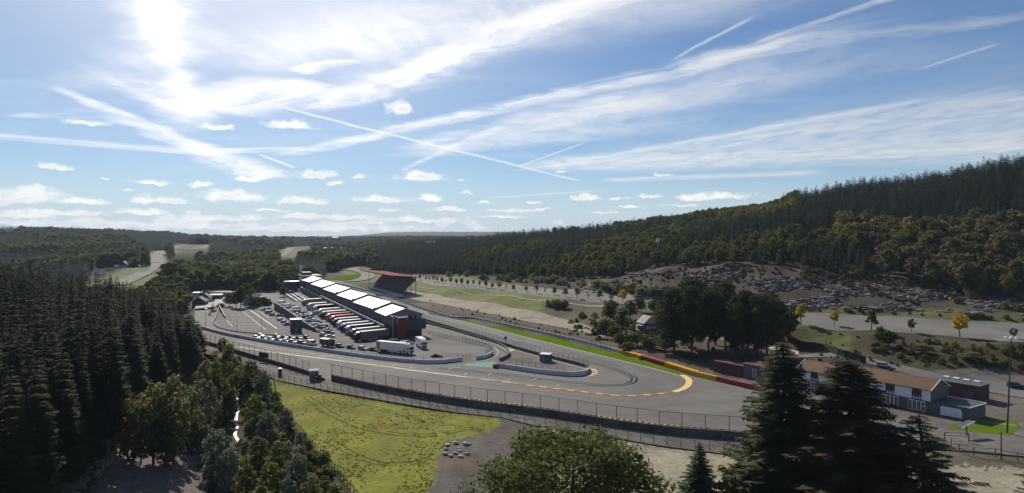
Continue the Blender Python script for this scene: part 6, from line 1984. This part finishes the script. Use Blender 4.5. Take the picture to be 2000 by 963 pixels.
# ---------------------------------------------------------------- single trees, bushes, water
AV = [(400, 425, 385, 'gold'), (440, 425, 398, 'green'), (462, 426, 402, 'green'), (488, 435, 388, 'gold'), (512, 437, 398, 'gold'), (545, 445, 402, 'green'), (570, 441, 418, 'green'), (600, 450, 400, 'gold'), (638, 455, 412, 'green'), (672, 460, 408, 'green'), (711, 462, 420, 'green'), (748, 463, 418, 'gold'), (788, 469, 424, 'gold'), (830, 475, 420, 'green'), (872, 480, 438, 'green'), (917, 487, 425, 'gold'), (962, 490, 450, 'pale'), (1010, 498, 450, 'green'), (1093, 505, 458, 'green'), (1160, 513, 448, 'gold'), (1215, 516, 470, 'pale'), (1278, 523, 465, 'green'), (1348, 535, 475, 'red'), (1425, 545, 468, 'gold'), (1497, 549, 500, 'pale'), (1573, 556, 480, 'green'), (1648, 561, 512, 'red'), (1722, 573, 482, 'gold')]
AV = [(700 + x / 3.333, 420 + b / 3.333, 420 + t / 3.333, k) for x, b, t, k in AV]
AV += [(1200 + x / 2.5, 300 + b / 2.5, 300 + t / 2.5, k) for x, b, t, k in [(910, 830, 730, 'gold'), (1075, 840, 765, 'gold'), (1255, 862, 760, 'green'), (1450, 872, 805, 'red'), (1685, 897, 780, 'gold'), (1950, 908, 850, 'red')]]
tl = {'gold': 'golden-leaved', 'green': 'dark green', 'red': 'dull red', 'pale': 'thin half-bare'}
for (x, b, t, k) in AV:
    p = G(x, b)
    h = (b - t) * p[1] / F
    plant('avenue_tree', 'avenue_' + k, p, h, 'young %s tree in the line along the terrace parking' % tl[k], group='young %s trees along the terrace' % tl[k], wid=h * (.72 if k != 'pale' else .45))

# trees and tall scrub in the ravine: column, foot row, top row, width in pixels, kind
RV = [(252, 900, 775, 62, 'clump_olive', 'olive broadleaf tree at the footpath edge of the ravine clump'), (300, 905, 738, 85, 'clump_olive', 'largest olive tree in the middle of the ravine clump'), (338, 900, 722, 76, 'clump_olive', 'tall olive tree with rusty tinge in the ravine clump'), (366, 885, 745, 58, 'clump_green', 'green tree on the stream side of the ravine clump'), (275, 905, 800, 60, 'clump_green', 'rounded green tree low in the ravine clump'), (322, 912, 800, 60, 'clump_green', 'dense green tree in front of the ravine clump'),
      (398, 850, 735, 62, 'clump_silver', 'silvery willow above the stream bend'), (437, 800, 655, 62, 'clump_green', 'slender tall green tree rising above the ravine scrub'), (405, 780, 698, 52, 'clump_olive', 'olive tree under the barrier beside the spruces'), (385, 880, 795, 46, 'clump_silver', 'small silvery willow beside the dark clump'), (425, 968, 832, 82, 'clump_silver', 'big silver-leaved willow beside the gravel lot'), (447, 990, 870, 66, 'clump_silver', 'second silver-leaved willow in front of the big one'), (462, 765, 700, 48, 'clump_olive', 'bushy olive tree at the head of the stream'),
      (490, 770, 702, 50, 'clump_green', 'bushy green tree under the outer fence'), (512, 800, 722, 46, 'clump_silver', 'silvery shrub tree by the fence corner'), (498, 840, 765, 50, 'clump_green', 'green shrub tree on the stream bank'), (520, 870, 800, 52, 'clump_silver', 'silvery shrub tree halfway down the ravine'), (505, 930, 850, 60, 'clump_olive', 'olive shrub tree beside the falling stream'), (558, 855, 795, 36, 'clump_silver', 'thin silver sapling against the field fence'), (545, 935, 860, 62, 'clump_green', 'broad green shrub tree below the field fence'), (582, 985, 880, 66, 'clump_silver', 'broad silver willow below the field fence'), (530, 1010, 900, 76, 'clump_green', 'broad dark green shrub at the ravine foot'), (480, 1020, 905, 70, 'clump_olive', 'broad olive shrub at the ravine foot'), (610, 1010, 925, 56, 'clump_olive', 'yellowish shrub at the foot of the field fence')]
for (x, b, t, w, k, l) in RV:
    p = G(x, b)
    plant('broadleaf_tree', k, p, (b - t) * p[1] / F, l, group='ravine trees', wid=w * p[1] / F)
X, Y = grid(-105, -15, 112, 250, 3.6, 61)
px = 1000 + F * X / Y
Z = H(X, Y); py = HY + (HC - Z) * F / Y
ok = pip([(405, 700), (470, 712), (520, 735), (534, 760), (545, 800), (590, 860), (640, 915), (700, 985), (690, 1040), (410, 1040), (395, 960), (402, 880), (375, 780)], px, py)
ok &= ~pip([(452, 765), (476, 765), (474, 830), (478, 872), (450, 872), (450, 815)], px, py)
for x, y, z in zip(X[ok], Y[ok], Z[ok]):
    k = random.choice(['bush_green', 'bush_olive', 'bush_silver', 'bush_olive', 'bush_green'])
    h = random.uniform(1.3, 3.6)
    kk = k.split('_')[1]
    bush('shrub', k, (x, y, z), h, random.uniform(2.6, 4.6), 'low %s shrub in the thicket filling the stream ravine' % kk, '%s shrubs in the ravine thicket' % kk)
# stream
WATER = mat('white_water', (.42, .44, .46), (.24, .26, .28), 1.6, .5, spec=.3, bump=.8)
st_ = smooth_path([G(466, 768), G(463, 785), G(466, 800), G(461, 818), G(463, 835), G(459, 850), G(467, 864)], 1.5)
st_[:, 2] = H(st_[:, 0], st_[:, 1]) + .15
ribbon('stream', st_, .75, WATER, label='bright stream tumbling down the ravine', cat='stream', kind='structure')

# scrub edging the hillside wood and the terrace
SH = []
r_ = np.random.default_rng(12)
for i in range(120):
    x = r_.uniform(850, 1330)
    y = np.interp(x, [850, 960, 1100, 1200, 1330], [540, 549, 562, 572, 583]) - r_.uniform(0, 16) * (1 if x < 1200 else .5)
    SH.append((x, y, r_.uniform(2.0, 5.0), r_.choice(['bush_green', 'bush_olive', 'bush_silver']), 'scrub bush between terrace and hillside wood'))
for i in range(50):
    x = r_.uniform(1330, 2010)
    y = np.interp(x, [1330, 1500, 1700, 2010], [594, 606, 613, 629]) - r_.uniform(0, 4)
    SH.append((x, y, r_.uniform(1.0, 2.0), r_.choice(['bush_olive', 'bush_russet']), 'low scrub bush at the foot of the scree'))
for i in range(70):
    x = r_.uniform(1560, 2010)
    y = np.interp(x, [1560, 1700, 1850, 2010], [528, 546, 572, 592]) + r_.uniform(-12, 18)
    SH.append((x, y, r_.uniform(1.2, 3.0), r_.choice(['bush_russet', 'bush_olive', 'bush_russet']), 'brown scrub bush on the upper scree'))
for i in range(90):
    x = r_.uniform(1600, 2000)
    y = np.interp(x, [1600, 2000], [645, 676]) + r_.uniform(4, 60)
    SH.append((x, y, r_.uniform(.4, 1.1), r_.choice(['bush_russet', 'bush_olive', 'bush_olive']), 'low scrub bush under the pine'))
for i in range(46):
    x = r_.uniform(1660, 2000)
    y = np.interp(x, [1660, 2000], [650, 676]) + r_.uniform(6, 55)
    SH.append((x, y, r_.uniform(.8, 2.2), r_.choice(['bush_russet', 'bush_olive', 'bush_olive']), 'dull scrub bush on the bank below the terrace'))
for i in range(60):
    x = r_.uniform(1110, 1330)
    y = np.interp(x, [1110, 1330], [632, 672]) + r_.uniform(-24, 12)
    SH.append((x, y, r_.uniform(.8, 2.6), r_.choice(['bush_green', 'bush_olive', 'bush_russet']), 'scrub bush on the rough slope beside the gravel track'))
for i in range(46):
    x = r_.uniform(830, 1200)
    y = np.interp(x, [830, 1000, 1200], [596, 630, 668]) + r_.uniform(-10, 3)
    SH.append((x, y, r_.uniform(.5, 1.2), r_.choice(['bush_olive', 'bush_russet']), 'low scrub behind the pale blue wall'))
for i in range(40):
    x = r_.uniform(1280, 1500)
    y = np.interp(x, [1280, 1500], [690, 735]) + r_.uniform(-30, 2)
    SH.append((x, y, r_.uniform(.6, 1.8), r_.choice(['bush_olive', 'bush_russet', 'bush_russet']), 'brown scrub bush under the pine clump'))
for i in range(260):
    x = r_.uniform(1180, 1760)
    y = np.interp(x, [1180, 1250, 1350, 1480, 1600, 1760], [556, 536, 524, 520, 532, 552]) + abs(r_.normal(0, 16))
    SH.append((x, y, r_.uniform(.6, 2.0), r_.choice(['bush_olive', 'bush_russet', 'bush_russet']), 'low scrub bush under the pine'))
SH += [(1085, 600, 4.5, 'bush_green', ''), (1100, 602, 4.5, 'bush_green', ''), (1072, 598, 3.5, 'bush_olive', '')]
low_ = []
for (x, y, h, k, l) in SH:
    p = G(x, y)
    if 'pale blue wall' in l or 'foot of the scree' in l or 'under the pine' in l:
        low_.append((p, h, k)); continue
    kk = {'green': 'green', 'olive': 'olive', 'silver': 'grey-green', 'russet': 'brown'}[k.split('_')[1]]
    l2 = l.replace('brown ', '').replace('dull ', '') if l else 'dense bush on the green bank by the footpath'
    bush('bush', k, p, h, h * r_.uniform(1.2, 1.9), kk + ' ' + l2, kk + ' ' + l2)

kk_ = ['bush_olive', 'bush_russet']
scatter('ground_scrub', np.array([q[0] for q in low_]), kk_, [kk_.index(q[2]) for q in low_], r_.uniform(0, 6.28, len(low_)), np.array([q[1] for q in low_]) / 3.4, np.array([q[1] for q in low_]) / 4.0, 'low brown scrub along the foot of walls and slopes', 'scrub')
# small trees on the rough slope, at the pale house and on the terrace bank
for (x, b, t, w, k, l) in [(1192, 632, 585, 42, 'hill_green', 'green tree above the gravel track bend'), (1215, 650, 600, 40, 'hill_olive', 'olive tree beside the grey cottage'), (1232, 625, 585, 32, 'hill_russet', 'russet tree behind the grey cottage'), (1288, 640, 590, 34, 'hill_olive', 'olive tree on the lane side of the cottage'), (1165, 660, 640, 26, 'hill_green', 'small green tree above the pale blue wall'), (1245, 675, 648, 60, 'hill_green', 'broad dark tree below the cottage'), (1215, 672, 650, 40, 'hill_green', 'low dark tree below the cottage'), (1180, 650, 622, 34, 'hill_green', 'green tree halfway up the rough slope'), (1200, 662, 636, 36, 'hill_olive', 'olive tree low on the rough slope'), (1272, 682, 655, 52, 'hill_green', 'dark tree behind the yellow tyre stacks'), (1300, 690, 650, 44, 'hill_olive', 'olive tree behind the red tyre stacks'), (1225, 690, 668, 40, 'hill_green', 'low green tree at the first yellow tyres'), (1250, 610, 580, 30, 'hill_green', 'green tree on the terrace edge above the cottage'), (1276, 615, 584, 34, 'hill_green', 'dark green tree on the terrace edge beside the pine clump'), (1540, 668, 600, 56, 'hill_green', 'leafy green tree at the lane end of the pine clump'), (1718, 672, 636, 30, 'hill_olive', 'pale olive tree on the terrace bank'), (1737, 678, 645, 40, 'hill_green', 'dark bushy tree on the terrace bank'), (1800, 690, 672, 40, 'hill_russet', 'brown thicket on the terrace bank'), (1900, 705, 688, 50, 'hill_russet', 'wide brown thicket low on the terrace bank')]:
    p = G(x, b)
    plant('broadleaf_tree', k, p, (b - t) * p[1] / F, l, wid=w * p[1] / F)
# pine clump
for i, (x, b, t, w) in enumerate([(1318, 690, 556, 74), (1350, 678, 535, 84), (1352, 698, 552, 62), (1385, 690, 560, 70), (1418, 686, 542, 60), (1398, 674, 548, 60), (1438, 694, 572, 62), (1458, 690, 560, 66), (1478, 698, 570, 64), (1498, 692, 566, 66), (1518, 698, 580, 52), (1300, 680, 580, 46), (1442, 700, 585, 50), (1488, 704, 590, 50)]):
    p = G(x, b)
    plant('pine_tree', 'pine', p, (b - t) * p[1] / F, 'dark pine with bare trunk in the clump above the coloured barrier', group='pines of the clump above the coloured barrier', wid=w * p[1] / F, v=i)
# trees of the hamlet and round the car park
for (x, b, t, w, k, l) in [(398, 588, 566, 28, 'hill_green', 'rounded green tree over the white hamlet houses'), (416, 614, 592, 18, 'hill_spruce', 'dark conical tree at the service road corner'), (430, 604, 592, 20, 'hill_green', 'small green tree beside the ramp wall'), (448, 600, 572, 22, 'hill_olive', 'olive tree beside the pale hall yard'), (460, 602, 566, 26, 'hill_green', 'green tree behind the car park edge'), (470, 602, 558, 26, 'hill_olive', 'taller olive tree behind the car park edge'), (482, 592, 552, 26, 'hill_yellow', 'yellowish tree behind the car park'), (492, 600, 560, 30, 'hill_spruce', 'dark dense tree beside the cream canopy'), (505, 596, 562, 28, 'hill_spruce', 'second dark dense tree beside the cream canopy'), (516, 604, 580, 26, 'hill_olive', 'low olive tree at the far car park corner'), (525, 602, 584, 20, 'hill_green', 'low green tree at the far car park corner'), (552, 580, 560, 22, 'hill_green', 'green tree beyond the paddock end'), (565, 566, 548, 20, 'hill_yellow', 'yellowing tree behind the round pavilion'), (540, 572, 552, 24, 'hill_olive', 'olive tree beyond the paddock end'), (284, 528, 490, 26, 'hill_yellow', 'sunlit yellow-green tree beside the climbing track'), (250, 528, 503, 18, 'hill_green', 'green tree behind the lone grey house')]:
    p = G(x, b) if x > 300 else np.append(AT(x, 780)[:2], HC - (b - HY) / F * 780)
    plant('broadleaf_tree' if 'spruce' not in k else 'conifer_tree', k, p, (b - t) * p[1] / F, l, wid=w * p[1] / F)
# trees close to the camera
def near_tree(name, key, px_, d, top, wpx, label, rz=0.0):
    x = (px_ - 1000) / F * d
    z = float(H(x, d))
    zt = HC - (top - HY) / F * d
    return plant(name, key, (x, d, z - .1), zt - z, label, wid=wpx * d / F, rz=rz)
near_tree('spruce_tree', 'grand_spruce', 1528, 106, 663, 250, 'tall dark spruce in front of the red barrier, narrower of the big pair', .4)
near_tree('fir_tree', 'grand_fir', 1655, 99, 694, 375, 'broad brown-tinged fir hiding the middle of the house row', 1.1)
near_tree('larch_tree', 'loose_spruce', 1794, 92, 806, 360, 'loose-branched larch in front of the arched windows', 2.0)
near_tree('spruce_tree', 'young_spruce', 1366, 112, 862, 132, 'small young spruce standing alone on the pale sand', .7)
near_tree('spruce_tree', 'loose_spruce', 2035, 95, 880, 190, 'spruce showing only its branch tips beside the sandy yard', .2)
near_tree('oak_tree', 'oak', 1120, 98, 836, 400, 'wide leafy oak in front of the sandy ground', 1.0)
near_tree('oak_tree', 'hill_green', 1445, 108, 905, 120, 'low green tree between young spruce and tall spruce', .3)
# grass tufts over the meadow
def tufts(n, poly, seed):
    r = np.random.default_rng(seed)
    T = []
    while len(T) < n * 3:
        px_, py_ = r.uniform(535, 990), r.uniform(745, 985)
        if not pip(poly, np.array([px_]), np.array([py_]))[0]: continue
        if math.sin(px_ * .04) + math.sin(py_ * .09 + px_ * .02) + r.normal() * .8 < .2: continue
        y = (HC + .6) * F / (py_ - HY); x = (px_ - 1000) / F * y
        z = float(H(x, y))
        for k in range(3):
            a = r.uniform(0, 6.28); s = r.uniform(.25, .6)
            d = np.array([math.cos(a), math.sin(a), 0]) * s
            c = np.array([x, y, z - .03]) + r.normal(size=3) * [.2, .2, 0]
            T.append((c - d * .6, c + d * .6, c + np.array([r.normal() * .15, r.normal() * .15, r.uniform(.10, .28)])))
    return T
MEADOW = [(545, 750), (640, 768), (760, 788), (880, 808), (975, 818), (960, 838), (880, 858), (858, 885), (832, 975), (720, 985), (690, 960), (640, 900), (590, 850), (560, 810), (540, 775)]
o_ = link('meadow_grass', soup('meadow_grass', tufts(900, MEADOW, 9), leaf('meadow_grass', (.15, .15, .022), (.19, .17, .03), (.15, .13, .03), .5, .2)))
tag(o_, 'rough yellow-green tufts across the meadow', 'grass', kind='stuff')
# fences in front
fence('field_fence', [G(535, 744), G(540, 775), G(556, 808), G(598, 858), G(640, 905), G(690, 965), (G(720, 1005))], 2.3, 1.6, .11, 'dark post fence between meadow and ravine', net=True, rails=(1.5,), on_ground=True)
fence('path_fence', [G(168, 942), G(181, 928), G(203, 906), G(226, 887)], 2.6, 1.3, .14, 'wooden post fence beside the footpath', m=M_BOARD, net=False, rails=(1.1,), on_ground=True)
fence('yard_fence', [G(880, 975), G(900, 962), G(922, 950)], 2.4, 1.5, .09, 'short wire fence at the edge of the dark gravel', net=True, on_ground=True)

M_RUT = mat('worn_meadow', (0.115, 0.105, 0.030), (0.15, 0.125, 0.045), 0.8, 1.0, spec=0.0)
b_ = MB()
for pp_ in ([(600, 775), (660, 815), (740, 842), (840, 850), (930, 835)], [(640, 860), (720, 900), (800, 905), (850, 890)], [(700, 790), (800, 812), (880, 832), (950, 842)]):
    q = smooth_path([G(*p) for p in pp_], 1.5)
    for off in (-.8, .8):
        L, R = offset_path(q, off - .16), offset_path(q, off + .16)
        for j in range(len(q) - 1):
            if random.random() < .25: continue
            b_.face([(p[0], p[1], float(H(p[0], p[1])) + .05) for p in (L[j], R[j], R[j + 1], L[j + 1])])
tag(b_.build('wheel_ruts', M_RUT), 'faint broken wheel ruts across the meadow', 'track', kind='structure')

# ---------------------------------------------------------------- air
def build_haze():
    b = MB()
    x0, x1, y0, y1 = -16000, 16000, -300, 9600
    b.box(x0, x1, y0, y1, -60, 260)
    m = bpy.data.materials.new('haze')
    m.use_nodes = True
    nt = m.node_tree
    nt.nodes.remove(nt.nodes['Principled BSDF'])
    pv = nt.nodes.new('ShaderNodeVolumePrincipled')
    pv.inputs['Color'].default_value = (0.62, 0.76, 1.0, 1)
    pv.inputs['Density'].default_value = 0.00005
    pv.inputs['Anisotropy'].default_value = 0.1
    nt.links.new(pv.outputs[0], nt.nodes['Material Output'].inputs['Volume'])
    o = b.build('haze', m)
    tag(o, 'thin blue haze filling the valley', 'haze', kind='stuff')


build_haze()
